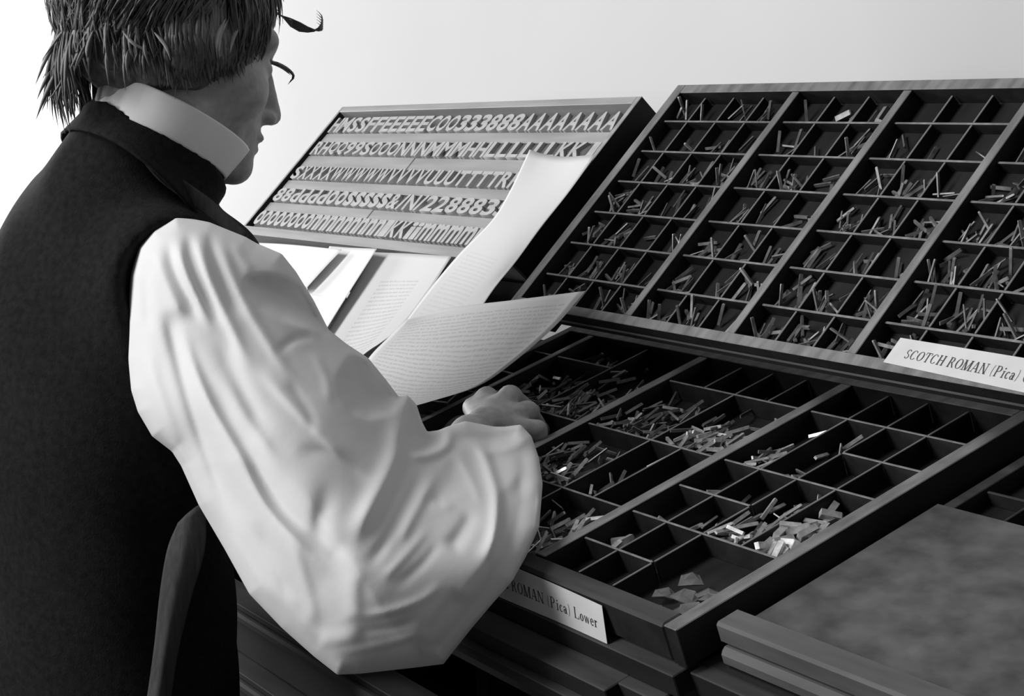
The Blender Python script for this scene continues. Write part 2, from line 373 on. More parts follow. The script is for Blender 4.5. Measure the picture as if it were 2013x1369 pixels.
# scraps of card in the front right box of the lower case
for i, (u, v, a, s) in enumerate(((-0.060, 0.372, 0.3, 0.020), (-0.035, 0.366, 1.0, 0.021), (-0.072, 0.352, 0.7, 0.017), (-0.048, 0.347, 0.1, 0.022),
                                  (-0.020, 0.362, 0.5, 0.022), (-0.028, 0.338, 1.2, 0.020), (-0.060, 0.330, 0.9, 0.018), (-0.012, 0.345, 0.2, 0.015))):
    pts = [(s * rx * (0.8 + 0.4 * random.random()), s * ry * (0.6 + 0.4 * random.random())) for rx, ry in ((-.5, -.5), (.1, -.55), (.5, -.4), (.55, .3), (.2, .5), (-.45, .45))]
    th = 0.0008
    vv = [(x, y, 0.0025 * math.sin(9 * x / s)) for x, y in pts] + [(x, y, th + 0.0025 * math.sin(9 * x / s)) for x, y in pts]
    n = len(pts)
    ff = [tuple(range(n - 1, -1, -1)), tuple(range(n, 2 * n))] + [(k, (k + 1) % n, n + (k + 1) % n, n + k) for k in range(n)]
    o = link('card_scrap', mesh('card_scrap', vv, ff, M['scrap']))
    o.matrix_world = MC @ Matrix.Translation((u, -v, FC + 0.0035 + 0.0016 * i)) @ Matrix.Rotation(a, 4, 'Z') @ Matrix.Rotation(random.gauss(0, 0.15), 4, 'X')
    tag(o, 'torn scrap of grey card in the front right box of the lower case', 'scrap', 'card scraps in the front right box')

# ------------------------------------------------------------------ lettering
_tc = {}
def textmesh(s, ext=0.0, offset=0.0, shear=0.0):
    key = (s, ext, offset, shear)
    if key in _tc: return _tc[key]
    cu = bpy.data.curves.new('t', 'FONT'); cu.body = s; cu.size = 1.0; cu.extrude = ext; cu.offset = offset; cu.shear = shear
    cu.resolution_u = 3
    o = bpy.data.objects.new('t', cu); COL.objects.link(o)
    dg = bpy.context.evaluated_depsgraph_get()
    me = bpy.data.meshes.new_from_object(o.evaluated_get(dg))
    bpy.data.objects.remove(o); bpy.data.curves.remove(cu)
    co = np.empty(len(me.vertices) * 3); me.vertices.foreach_get('co', co); co = co.reshape(-1, 3)
    lo, hi = co.min(0), co.max(0)
    _tc[key] = (me, lo, hi); return _tc[key]

# ------------------------------------------------------------------ wood type case (back left)
MA = MB @ Matrix.Translation((-0.067, 0, 0)) @ Matrix.Rotation(math.radians(1.05), 4, 'Z')
ca = empty('wood_type_case', MA)
tag(ca, 'light wooden tray filled with rows of large wooden letters', 'type case')
AW = 0.842; AT, AF = 0.0135, 0.2900; DA = -0.034
pbox('bottom_board', ca, -AW, 0, AT, AF, DA - 0.005, DA, M['wood'])
pbox('side_rail', ca, -0.009, 0, AT, AF, DA, 0.0, M['wood'], M['light_wood'])
pbox('side_rail', ca, -AW, -AW + 0.006, AT, AF, DA, 0.0, M['wood'], M['light_wood'])
pbox('back_rail', ca, -AW + 0.0063, -0.0093, AT, AT + 0.012, DA, 0.0, M['light_wood'])
pbox('front_rail', ca, -AW + 0.0063, -0.0093, 0.2740, AF, DA, 0.0, M['light_wood'])
ROWS = [(0.0360, 0.0685, 'HMSSFFEEEEECOO333888AAAAAAAA', 0.0), (0.0885, 0.1170, 'RHQQ99SOOONNNMMMHHLLLLLLKKJ', 0.0), (0.1420, 0.1700, 'SXXXXWWWWWVVVVUUUTTTTRRPPGG', 0.0),
        (0.1890, 0.2180, '88ddddoosssss&/N/228883511rr', 0.0), (0.2370, 0.2680, 'oooooooonnnnnnnnn|KKiimmmmmmTT', 0.0)]
rown = ['back', 'second', 'middle', 'fourth', 'front']
names = {'&': 'ampersand', '/': 'slash', '|': 'bar', '1': 'one', '2': 'two', '3': 'three', '5': 'five', '8': 'eight', '9': 'nine'}
NT = -0.0085        # block shoulder level
for ri, (v0, v1, s, _) in enumerate(ROWS):
    # spacing strips between the rows
    vb = [0.0685, 0.1170, 0.1700, 0.2180, 0.2680][ri] + 0.0006
    ve = [0.0885, 0.1420, 0.1890, 0.2370, 0.2735][ri] - 0.0006
    if ri < 4:
        cut = -0.47 if ri in (1, 3) else None
        if cut is None: pbox('spacing_strip', ca, -AW + 0.012, -0.012, vb, ve, DA, -0.0055, M['light_wood'])
        else:
            pbox('spacing_strip', ca, -AW + 0.012, cut, vb, ve, DA, -0.0055, M['light_wood'])
            pbox('spacing_strip', ca, cut + 0.0006, -0.012, vb, ve, DA, -0.0065, M['light_wood'])
    wd = {'M': 1.25, 'W': 1.3, 'm': 1.35, 'i': 0.6, '|': 0.8, '/': 0.6, 'N': 1.05, 'r': 0.75, '1': 0.7, 's': 0.85, 'n': 0.95, 'o': 0.95}
    tot = sum(wd.get(ch, 1.0) for ch in s); x = -AW + 0.014; unit = (AW - 0.028) / tot
    for ch in s:
        cw = unit * wd.get(ch, 1.0)
        blk = empty('type_block'); blk.matrix_world = MA @ Matrix.Translation((x + cw / 2, -(v0 + v1) / 2, DA))
        nm = ('letter ' if ch.isalpha() else 'figure ' if ch.isdigit() else '') + names.get(ch, ch)
        tag(blk, 'wooden type block with raised %s, %s row of the letter tray' % (nm, rown[ri]), 'type block', 'wooden %s blocks, %s row' % (nm, rown[ri]))
        bo = link('body', boxmesh(cw - 0.0006, v1 - v0, NT - DA, M['type_wood'], 0.0004), blk); bo.location = (0, 0, (NT - DA) / 2)
        me0, lo, hi = textmesh(ch, 0.5, 0.030)
        fw, fh = cw * 0.93, (v1 - v0) * 0.97
        ext = 0.0030
        key = ('L', ch, round(fw, 5), round(fh, 5))
        if key not in _tc:
            me = me0.copy(); co = np.empty(len(me.vertices) * 3); me.vertices.foreach_get('co', co); co = co.reshape(-1, 3)
            co = (co - (lo + hi) / 2) / (hi - lo) * np.array([fw, fh, ext * 2]); me.vertices.foreach_set('co', co.ravel())
            me.materials.clear(); me.materials.append(M['type_face']); me.update(); _tc[key] = me
        lf = link('letter_face', _tc[key], blk); lf.location = (0, 0, NT - DA + ext * 0.9)
        x += cw

# ------------------------------------------------------------------ lower neighbour case and cleated board (right)
# case partly covered by the board
ce = empty('neighbour_type_case', MC @ Matrix.Translation((0, 0, -0.022)))
tag(ce, 'dark type case at the right edge, half covered by the wooden board', 'type case')
EX = 0.0300
pbox('bottom_board', ce, EX, 0.42, -0.03, 0.33, -0.020, -0.016, M['wood'])
pbox('side_rail', ce, EX, EX + 0.013, -0.03, 0.33, -0.016, 0, M['wood'], M['frame_worn_lit'])
pbox('side_rail', ce, 0.407, 0.42, -0.03, 0.33, -0.016, 0, M['wood'], M['frame_worn_lit'])
pbox('back_rail', ce, EX + 0.0132, 0.4068, -0.03, -0.017, -0.016, 0, M['wood'], M['frame_worn_lit'])
for v in (0.035, 0.086, 0.125): pbox('cross_divider', ce, EX + 0.0135, 0.4065, v - 0.0015, v + 0.0015, -0.016, -0.003, M['wood'], M['frame_worn_lit'])
for u in (0.094, 0.145, 0.196, 0.247, 0.3):
    for a, d in ((-0.0165, 0.033), (0.037, 0.084), (0.088, 0.123)): pbox('slot_divider', ce, u - 0.0013, u + 0.0013, a, d, -0.016, -0.0033, M['wood'], M['frame_worn_lit'])
o = link('card_scrap', mesh('card_scrap', [(-.014, -.016, 0), (.014, -.02, 0), (.02, .014, 0.002), (-.010, .02, 0.003), (-.014, -.016, .0009), (.014, -.02, .0009), (.02, .014, .0029), (-.010, .02, .0039)],
        [(3, 2, 1, 0), (4, 5, 6, 7), (0, 1, 5, 4), (1, 2, 6, 5), (2, 3, 7, 6), (3, 0, 4, 7)], M['scrap']))
o.matrix_world = MC @ Matrix.Translation((0.118, -0.062, -0.0365)); tag(o, 'folded grey card in a box of the case behind the wooden board', 'scrap')
bd = empty('wooden_board', MC @ Matrix.Translation((0, 0, -0.018)))
tag(bd, 'flat worn wooden board with moulded front cleat at lower right', 'board')
pbox('board_top', bd, 0.030, 0.56, 0.130, 0.3485, -0.0035, 0.0, M['board'], bev=0.0006)
pbox('front_cleat', bd, 0.0305, 0.56, 0.3490, 0.3740, -0.004, 0.0150, M['board_edge'], bev=0.0025)
pbox('cleat_bead', bd, 0.0325, 0.56, 0.3560, 0.3800, -0.022, -0.0045, M['board_edge'], bev=0.005)

# ------------------------------------------------------------------ printed labels
def label(name, lab, corners, txt, tsize, tstart, tbase, bulge=0.0, shear=0.0, tparts=None):
    """a card from four corner points (left-bottom, right-bottom, right-top, left-top) in world space, with raised ink lettering"""
    A, B, C_, D = [np.array(q) for q in corners]
    nx = 24; v = []; f = []
    nrm = np.cross(B - A, D - A); nrm /= np.linalg.norm(nrm)
    def S(a, bb): return (A * (1 - a) + B * a) * (1 - bb) + (D * (1 - a) + C_ * a) * bb + nrm * bulge * math.sin(math.pi * a * 2.2)
    for i in range(nx + 1):
        for j in range(2): v.append(S(i / nx, j))
    n0 = len(v); v += [np.array(q) - nrm * 0.0004 for q in v]
    for i in range(nx): f.append((2 * i, 2 * i + 2, 2 * i + 3, 2 * i + 1)); f.append((n0 + 2 * i, n0 + 2 * i + 1, n0 + 2 * i + 3, n0 + 2 * i + 2))
    for i in range(nx): f.append((2 * i, n0 + 2 * i, n0 + 2 * i + 2, 2 * i + 2)); f.append((2 * i + 1, 2 * i + 3, n0 + 2 * i + 3, n0 + 2 * i + 1))
    f += [(0, 1, n0 + 1, n0), (2 * nx, n0 + 2 * nx, n0 + 2 * nx + 1, 2 * nx + 1)]
    o = empty(name, loc=tuple(A)); tag(o, lab, 'label')
    link('card', mesh('card', [q - A for q in v], f, M['label']), o)
    W = np.linalg.norm(B - A); Hh = np.linalg.norm(D - A); x = tstart
    tv = []; tf = []
    for ch, sc in txt:
        if ch == ' ': x += tsize * 0.40; continue
        g = GLYPHS[ch]; gw = g[0] * tsize * sc
        for quad in g[1]:
            k = len(tv)
            for (a, c_) in quad:
                uu = x + (a * g[0] + shear * c_ * 0.5) * tsize * sc * 1.0; vv = tbase + c_ * tsize * sc
                tv.append(S(uu / W, vv / Hh) + nrm * 0.00025 - A)
            tf.append(tuple(range(k, k + len(quad))))
        x += gw + tsize * 0.10
    link('lettering', mesh('lettering', tv, tf, M['ink']), o)
    return o
# a small Scotch-style roman alphabet: thick stems, hairlines and flat serifs, each stroke a polygon
def glyph(w, strokes):
    return (w, strokes)
def stem(x, y0=0.0, y1=1.0, wd=0.16, ser=True, sw=0.17):
    q = [[(x - wd / 2, y0), (x + wd / 2, y0), (x + wd / 2, y1), (x - wd / 2, y1)]]
    if ser: q += [[(x - sw, y), (x + sw, y), (x + sw, y + 0.055), (x - sw, y + 0.055)] for y in (y0, y1 - 0.055)]
    return q
def bar_(x0, x1, y, t=0.06): return [[(x0, y - t / 2), (x1, y - t / 2), (x1, y + t / 2), (x0, y + t / 2)]]
def diag(x0, y0, x1, y1, t): return [[(x0 - t / 2, y0), (x0 + t / 2, y0), (x1 + t / 2, y1), (x1 - t / 2, y1)]]
def ring(cx, cy, rx, ry, a0=0, a1=360, thick=0.17, thin=0.05, n=14):
    out = []
    for i in range(n):
        p = []
        for k, s in ((i, 1), (i + 1, 1), (i + 1, 0), (i, 0)):
            a = math.radians(a0 + (a1 - a0) * k / n); th = thin + (thick - thin) * abs(math.cos(a)) ** 1.5
            rr = 1 if s else 0
            p.append((cx + (rx - (0 if s else th)) * math.cos(a), cy + (ry - (0 if s else th * 0.8)) * math.sin(a)))
        out.append(p)
    return out
GLYPHS = {
 'S': glyph(0.62, ring(.5, .74, .40, .26, 20, 270, .16, .06) + ring(.5, .26, .42, .26, -160, 90, .16, .06)),
 'C': glyph(0.80, ring(.52, .5, .48, .5, 40, 320)),
 'O': glyph(0.85, ring(.5, .5, .48, .5)),
 'T': glyph(0.80, stem(.5) + bar_(.05, .95, .97) + bar_(.03, .09, .85, .24) + bar_(.91, .97, .85, .24)),
 'H': glyph(0.90, stem(.2) + stem(.8) + bar_(.2, .8, .5)),
 'R': glyph(0.85, stem(.2) + ring(.45, .75, .30, .25, -90, 90) + bar_(.2, .45, .97) + bar_(.2, .5, .5) + diag(.9, 0, .5, .5, .16)),
 'M': glyph(1.05, stem(.12, wd=.07) + stem(.87, wd=.15) + diag(.48, 0, .14, 1, .15) + diag(.50, 0, .85, 1, .06)),
 'A': glyph(0.88, diag(.12, 0, .48, 1, .06) + diag(.85, 0, .52, 1, .17) + bar_(.25, .72, .33) + bar_(.0, .26, .03) + bar_(.68, 1.0, .03)),
 'N': glyph(0.90, stem(.15, wd=.07) + stem(.85, wd=.07) + diag(.82, 0, .15, 1, .17)),
 '(': glyph(0.40, ring(.9, .45, .6, .62, 115, 245, .12, .04)), ')': glyph(0.40, ring(.1, .45, .6, .62, -65, 65, .12, .04)),
 'P': glyph(0.78, stem(.2) + ring(.48, .73, .38, .27, -90, 90) + bar_(.2, .5, .97) + bar_(.2, .5, .48)),
 'i': glyph(0.34, stem(.5, 0, .62, .34, True, .45) + bar_(.3, .7, .85, .14)),
 'c': glyph(0.50, ring(.55, .31, .48, .33, 50, 310, .26, .07)),
 'a': glyph(0.54, stem(.72, 0, .5, .24, False) + ring(.40, .19, .36, .21, 0, 360, .22, .06) + ring(.42, .44, .38, .2, 0, 170, .2, .07) + bar_(.7, 1.0, .03)),
 'L': glyph(0.78, stem(.25) + bar_(.25, .95, .03) + bar_(.90, .97, .15, .24)),
 'o': glyph(0.54, ring(.5, .31, .46, .33, 0, 360, .26, .07)),
 'w': glyph(0.78, diag(.30, 0, .10, .62, .15) + diag(.30, 0, .50, .62, .05) + diag(.70, 0, .50, .62, .15) + diag(.70, 0, .92, .62, .05)),
 'e': glyph(0.50, ring(.5, .31, .46, .33, 0, 320, .26, .07) + bar_(.1, .92, .34)),
 'r': glyph(0.44, stem(.32, 0, .62, .3, True, .32) + ring(.72, .40, .3, .22, 40, 150, .2, .08)),
 'p': glyph(0.56, stem(.25, -.28, .62, .24, True, .3) + ring(.55, .31, .42, .33, 0, 360, .24, .07)),
 's': glyph(0.42, ring(.5, .46, .38, .18, 20, 270, .22, .08) + ring(.5, .17, .4, .19, -160, 90, .22, .08)),
}
def wpt(mtx, x, v, n): return np.array(mtx @ Vector((x, -v, n)))
def tx(s, small=0.8):
    return [(ch, 1.0) for ch in s]
label('upper_case_label', 'white printed card on the front rail of the upper case',
      (wpt(MB, 0.627, 0.3405, 0.0012), wpt(MB, 0.815, 0.3470, 0.0012), wpt(MB, 0.815, 0.3165, 0.0050), wpt(MB, 0.632, 0.3150, 0.0050)),
      tx('SCOTCH ROMAN (Pica) Caps'), 0.0092, 0.019, 0.0075, bulge=0.0)
label('lower_case_label', 'white printed card on the front edge of the lower case',
      (wpt(MC, -0.305, 0.4125, -0.0362), wpt(MC, -0.083, 0.4105, -0.0362), wpt(MC, -0.086, 0.4030, -0.0045), wpt(MC, -0.305, 0.4030, -0.0010)),
      tx('SCOTCH ROMAN (Pica) Lower'), 0.0108, 0.010, 0.0120, bulge=0.0006)

# ------------------------------------------------------------------ sheets of paper
def sheet(name, lab, quad, mat, n_off=0.0, curl=None, nu=28, nv=28):
    """quad: rows of world points (a control grid), interpolated smoothly into a thin curved sheet"""
    G = np.array(quad, dtype=float)                      # rows x cols x 3
    def interp(P, ts):
        k = len(P); x = np.linspace(0, 1, k); out = []
        T = np.gradient(P, x, axis=0)
        for t in ts:
            i = min(int(t * (k - 1)), k - 2); h = x[i + 1] - x[i]; s = (t - x[i]) / h
            out.append((2 * s**3 - 3 * s**2 + 1) * P[i] + (s**3 - 2 * s**2 + s) * h * T[i] + (-2 * s**3 + 3 * s**2) * P[i + 1] + (s**3 - s**2) * h * T[i + 1])
        return np.array(out)
    ts = np.linspace(0, 1, nv); us = np.linspace(0, 1, nu)
    A = interp(G, ts)                                     # nv x cols x 3
    S = np.array([interp(A[i], us) for i in range(nv)])   # nv x nu x 3
    du = np.gradient(S, axis=1); dv = np.gradient(S, axis=0); nr = np.cross(du, dv); nr /= np.linalg.norm(nr, axis=2, keepdims=True) + 1e-12
    top = S.reshape(-1, 3); bot = (S + nr * 0.00022).reshape(-1, 3)
    v = np.vstack([top, bot]); f = []; m = nu * nv
    for i in range(nv - 1):
        for j in range(nu - 1):
            a = i * nu + j; f.append((a, a + 1, a + nu + 1, a + nu)); f.append((m + a, m + a + nu, m + a + nu + 1, m + a + 1))
    for j in range(nu - 1):
        f.append((j, m + j, m + j + 1, j + 1)); a = (nv - 1) * nu + j; f.append((a, a + 1, m + a + 1, m + a))
    for i in range(nv - 1):
        a = i * nu; f.append((a, a + nu, m + a + nu, m + a)); a = i * nu + nu - 1; f.append((a, m + a, m + a + nu, a + nu))
    org = v[:m].mean(0)
    me = mesh(name, v - org, f, mat, True)
    uvl = me.uv_layers.new(name='UVMap'); vi = np.empty(len(me.loops), dtype=np.int32); me.loops.foreach_get('vertex_index', vi)
    k = vi % m; uv = np.stack([(k % nu) / (nu - 1), 1 - (k // nu) / (nv - 1)], 1); uvl.data.foreach_set('uv', uv.ravel().astype(np.float32))
    o = link(name, me); o.location = org; tag(o, lab, 'paper sheet'); return o
nBv = np.array([0, -math.sin(TB), math.cos(TB)])
def onB(x, y, n):
    """the point at height n over the upper slope in view direction (x, y)"""
    o = np.array([0, 0, H]) + nBv * n; d = at(x, y, 1.0) - CAMP
    return CAMP + d * (((o - CAMP) @ nBv) / (d @ nBv))
pp1 = paper_mat('paper_plain', 0.60, 0.10, lines=46, x0=0.1, x1=0.55, y0=0.02, y1=0.42)
pp2 = paper_mat('paper_manuscript', 0.60, 0.22, su=1.1, lines=30, x0=0.06, x1=0.95, y0=0.05, y1=0.93, wob=0.03)
pp3 = paper_mat('paper_printed', 0.62, 0.22, lines=36, x0=0.30, x1=0.78, y0=0.10, y1=0.80)
pp4 = paper_mat('paper_proof', 0.70, 0.16, lines=34, x0=0.2, x1=0.7, y0=0.05, y1=0.62)
# printed sheet nearest the tall one
sheet('printed_sheet', 'printed sheet with a column of small type, lower middle of the fan', [
    [onB(735, 496, .004), onB(812, 499, .004), onB(888, 504, .005)],
    [onB(680, 590, .006), onB(760, 585, .005), onB(838, 580, .007)],
    [onB(622, 690, .004), onB(690, 685, .003), onB(780, 650, .006)],
    [onB(560, 790, .003), onB(620, 790, .003), onB(690, 712, .004)]], pp3)
sheet('proof_sheet', 'narrow printed proof lying between the leftmost blank sheet and printed sheet', [
    [onB(648, 484, .010), onB(690, 487, .012), onB(741, 489, .022)],
    [onB(610, 560, .010), onB(645, 565, .012), onB(692, 566, .022)],
    [onB(560, 640, .010), onB(595, 645, .012), onB(641, 648, .018)],
    [onB(510, 720, .008), onB(545, 725, .010), onB(588, 735, .012)]], pp4)
sheet('blank_sheet', 'blank white sheet at the far left, behind the white sleeve', [
    [onB(470, 476, .012), onB(560, 480, .013), onB(672, 491, .024)],
    [onB(430, 530, .013), onB(530, 525, .015), onB(636, 529, .024)],
    [onB(400, 590, .013), onB(500, 580, .015), onB(602, 567, .022)]], paper_mat('paper_blank', 0.75))
sheet('curled_sheet', 'tall curled white sheet leaning on the tray of wooden letters', [
    [onB(1041, 294, .010), onB(1070, 303, .004), onB(1110, 308, .004), onB(1171, 304, .012)],
    [onB(1004, 372, .016), onB(1040, 377, .014), onB(1080, 381, .014), onB(1118, 378, .016)],
    [onB(968, 432, .020), onB(1000, 440, .020), onB(1032, 447, .020), onB(1064, 446, .020)],
    [onB(905, 497, .016), onB(950, 510, .018), onB(985, 520, .020), onB(1016, 512, .018)],
    [onB(850, 562, .012), onB(900, 575, .012), onB(935, 585, .012), onB(968, 572, .014)],
    [onB(790, 642, .012), onB(830, 650, .010), onB(880, 660, .008), onB(925, 640, .008)]], pp1)
sheet('manuscript_sheet', 'handwritten manuscript sheet in front, its corner pointing over the upper case', [
    [onB(800, 628, .026), onB(880, 606, .018), onB(1010, 590, .018), onB(1151, 572, .026)],
    [onB(765, 662, .022), onB(860, 656, .018), onB(980, 645, .018), onB(1092, 640, .020)],
    [onB(728, 700, .016), onB(810, 715, .014), onB(900, 722, .016), onB(1012, 710, .018)],
    [onB(700, 745, .014), onB(760, 770, .013), onB(840, 775, .014), onB(938, 760, .016)],
    [onB(690, 790, .014), onB(740, 810, .013), onB(790, 805, .013), onB(838, 792, .014)]], pp2)

# ------------------------------------------------------------------ implicit surfaces (for the man)
def smin(a, b, k):
    h = np.clip(0.5 + 0.5 * (b - a) / k, 0, 1); return b + (a - b) * h - k * h * (1 - h)
def smax(a, b, k): return -smin(-a, -b, k)
def cone(p, a, b, ra, rb):
    a = np.asarray(a, np.float32); b = np.asarray(b, np.float32); ab = b - a
    t = np.clip(((p - a) @ ab) / max(float(ab @ ab), 1e-9), 0, 1)
    return np.sqrt((((p - a) - t[..., None] * ab) ** 2).sum(-1)) - (ra + (rb - ra) * t)
def ell(p, c, r, rot=None):
    q = p - np.asarray(c, np.float32)
    if rot is not None: q = q @ np.asarray(rot, np.float32)
    r = np.asarray(r, np.float32); k0 = np.sqrt(((q / r) ** 2).sum(-1)); k1 = np.sqrt(((q / (r * r)) ** 2).sum(-1)) + 1e-9
    return k0 * (k0 - 1) / k1
def polyline(p, pts):
    d = None
    for a, b in zip(pts[:-1], pts[1:]):
        e = cone(p, a, b, 0, 0); d = e if d is None else np.minimum(d, e)
    return d
def nets(F, o, h):
    s = F < 0
    nx, ny, nz = F.shape
    cnt = np.zeros((nx - 1, ny - 1, nz - 1), np.int8)
    for dx in (0, 1):
        for dy in (0, 1):
            for dz in (0, 1): cnt += s[dx:nx - 1 + dx, dy:ny - 1 + dy, dz:nz - 1 + dz]
    act = (cnt > 0) & (cnt < 8); idx = np.argwhere(act); n = len(idx)
    vid = np.full(act.shape, -1, np.int32); vid[act] = np.arange(n)
    acc = np.zeros((n, 3)); w = np.zeros(n)
    i, j, k = idx.T
    corners = [(0, 0, 0), (1, 0, 0), (0, 1, 0), (1, 1, 0), (0, 0, 1), (1, 0, 1), (0, 1, 1), (1, 1, 1)]
    val = [F[i + c[0], j + c[1], k + c[2]] for c in corners]
    for a in range(8):
        for b in range(a + 1, 8):
            ca, cb = np.array(corners[a]), np.array(corners[b])
            if np.abs(ca - cb).sum() != 1: continue
            m = (val[a] < 0) != (val[b] < 0); t = np.where(m, val[a] / np.where(m, val[a] - val[b], 1), 0)
            acc += np.where(m[:, None], ca + t[:, None] * (cb - ca), 0); w += m
    v = (idx + acc / w[:, None]) * h + o
    faces = []
    for ax in range(3):
        sl0 = [slice(1, -1)] * 3; sl1 = [slice(1, -1)] * 3
        sl0[ax] = slice(0, -1); sl1[ax] = slice(1, None)
        d = s[tuple(sl0)] != s[tuple(sl1)]; e = np.argwhere(d)
        if not len(e): continue
        off = np.ones(3, int); off[ax] = 0; e = e + off
        u, w_ = [q for q in range(3) if q != ax]
        def cell(du, dw):
            q = e.copy(); q[:, u] -= du; q[:, w_] -= dw; return vid[q[:, 0], q[:, 1], q[:, 2]]
        quad = np.stack([cell(1, 1), cell(0, 1), cell(0, 0), cell(1, 0)], 1)
        ins = s[e[:, 0], e[:, 1], e[:, 2]]
        if ax == 1: ins = ~ins
        quad[~ins] = quad[~ins][:, ::-1]
        faces.append(quad)
    f = np.vstack(faces); f = f[(f >= 0).all(1)]
    return v, f
def build_sdf(name, fn, lo, hi, h, mat, parent, refine=None, org=(0, 0, 0)):
    """mesh the zero level of fn, evaluated only in blocks near the surface"""
    B = 8; lo = np.array(lo, np.float32); nb = np.ceil((np.array(hi) - lo) / (h * B)).astype(int) + 1
    c = [lo[a] + h * (B * np.arange(nb[a]) + (B - 1) / 2) for a in range(3)]
    cp = np.stack(np.meshgrid(*c, indexing='ij'), -1).astype(np.float32); fc = fn(cp).astype(np.float32)
    F = np.repeat(np.repeat(np.repeat(fc, B, 0), B, 1), B, 2)
    act = np.argwhere(np.abs(fc) < B * h * 1.25 + 0.022)
    k = np.stack(np.meshgrid(np.arange(B), np.arange(B), np.arange(B), indexing='ij'), -1).reshape(1, -1, 3)
    for i in range(0, len(act), 800):
        ijk = (act[i:i + 800, None, :] * B + k).reshape(-1, 3); p = (lo + h * ijk).astype(np.float32)
        f = fn(p)
        if refine is not None:
            m = np.abs(f) < 0.05
            if m.any(): f[m] = refine(p[m], f[m])
        F[ijk[:, 0], ijk[:, 1], ijk[:, 2]] = f
    F[0] = F[-1] = 1; F[:, 0] = F[:, -1] = 1; F[:, :, 0] = F[:, :, -1] = 1
    v, f = nets(F, lo, h)
    me = bpy.data.meshes.new(name); v = v - np.array(org)
    me.vertices.add(len(v)); me.vertices.foreach_set('co', v.astype(np.float32).ravel())
    me.loops.add(len(f) * 4); me.loops.foreach_set('vertex_index', f.astype(np.int32).ravel())
    me.polygons.add(len(f)); me.polygons.foreach_set('loop_start', np.arange(0, len(f) * 4, 4, dtype=np.int32))
    me.update(calc_edges=True); me.polygons.foreach_set('use_smooth', [True] * len(f)); me.validate(); me.materials.append(mat)
    return link(name, me, parent)
def rayhit(fn, x, y, t0=1.2, t1=2.4):
    t = np.linspace(t0, t1, 700); d = at(x, y, 1.0) - CAMP
    f = fn((CAMP + t[:, None] * d).astype(np.float32)); i = np.argmax(f < 0)
    if f[i] >= 0: i = int(np.argmin(f))
    return t[i]
def A3(x, y, z): return np.array([x, y, z + H], np.float32)

ORG = (0.0, -0.72, 0.0)
man = empty('person', loc=ORG)
tag(man, 'person in dark vest and full white shirt sleeves, bent over the type cases', 'person')

# ---- head frame
yaw, pit = math.radians(-3), math.radians(14)
fwd0 = np.array([math.sin(yaw), math.cos(yaw), 0]); rgt = np.array([math.cos(yaw), -math.sin(yaw), 0]); up0 = np.array([0, 0, 1.0])
HF = fwd0 * math.cos(pit) - up0 * math.sin(pit); HU = fwd0 * math.sin(pit) + up0 * math.cos(pit)
HR = np.stack([rgt, HF, HU], 1)                     # columns: local axes
HSC = 1.045; HO = at(560, 238, 1.91) - HR @ np.array([0, 0.1265, -0.026]) * HSC
def hl(p): return ((p - HO.astype(np.float32)) @ HR.astype(np.float32)) / np.float32(HSC)
def hw(x, y, z): return HO + HR @ np.array([x, y, z]) * HSC
def head(p):
    q = hl(p); ax = q.copy(); ax[..., 0] = np.abs(ax[..., 0])
    d = ell(q, (0, -0.012, 0.052), (0.073, 0.096, 0.080))
    d = smin(d, ell(q, (0, 0.036, -0.012), (0.058, 0.058, 0.084)), 0.02)
    d = smin(d, cone(ax, (0.046, 0.0, -0.050), (0.012, 0.070, -0.080), 0.020, 0.017), 0.02)
    d = smin(d, cone(q, (-0.010, 0.077, -0.0835), (0.010, 0.077, -0.0835), 0.0175, 0.0175), 0.012)
    d = smin(d, ell(ax, (0.042, 0.054, -0.012), (0.022, 0.024, 0.024)), 0.02)
    d = smin(d, cone(ax, (0.0, 0.084, 0.040), (0.045, 0.068, 0.040), 0.016, 0.013), 0.012)
    d = smin(d, ell(q, (0, 0.070, -0.050), (0.030, 0.028, 0.028)), 0.014)
    d = smax(d, -ell(ax, (0.032, 0.094, 0.016), (0.016, 0.013, 0.011)), 0.012)
    d = smin(d, ell(ax, (0.031, 0.074, 0.014), (0.0125, 0.0125, 0.0115)), 0.004)
    d = smin(d, cone(q, (0, 0.090, 0.022), (0, 0.110, -0.024), 0.008, 0.0105), 0.010)
    d = smin(d, ell(ax, (0.0115, 0.100, -0.029), (0.008, 0.011, 0.008)), 0.006)
    d = smax(d, -ell(ax, (0.007, 0.104, -0.037), (0.0035, 0.006, 0.004)), 0.003)
    d = smin(d, ell(q, (0, 0.094, -0.0505), (0.022, 0.009, 0.0062)), 0.004)
    d = smin(d, ell(q, (0, 0.091, -0.0625), (0.019, 0.009, 0.0066)), 0.005)
    d = smax(d, -cone(ax, (0, 0.104, -0.0565), (0.020, 0.094, -0.057), 0.0018, 0.0012), 0.003)
    rot = np.array([[1, 0, 0], [0, math.cos(0.25), -math.sin(0.25)], [0, math.sin(0.25), math.cos(0.25)]])
    e = ell(ax, (0.070, -0.012, 0.016), (0.009, 0.016, 0.022), rot); e = smax(e, -ell(ax, (0.081, -0.008, 0.018), (0.008, 0.009, 0.014), rot), 0.004)
    d = smin(d, e, 0.006)
    return d
NB = A3(0.0, -0.705, -0.115)                         # base of the neck
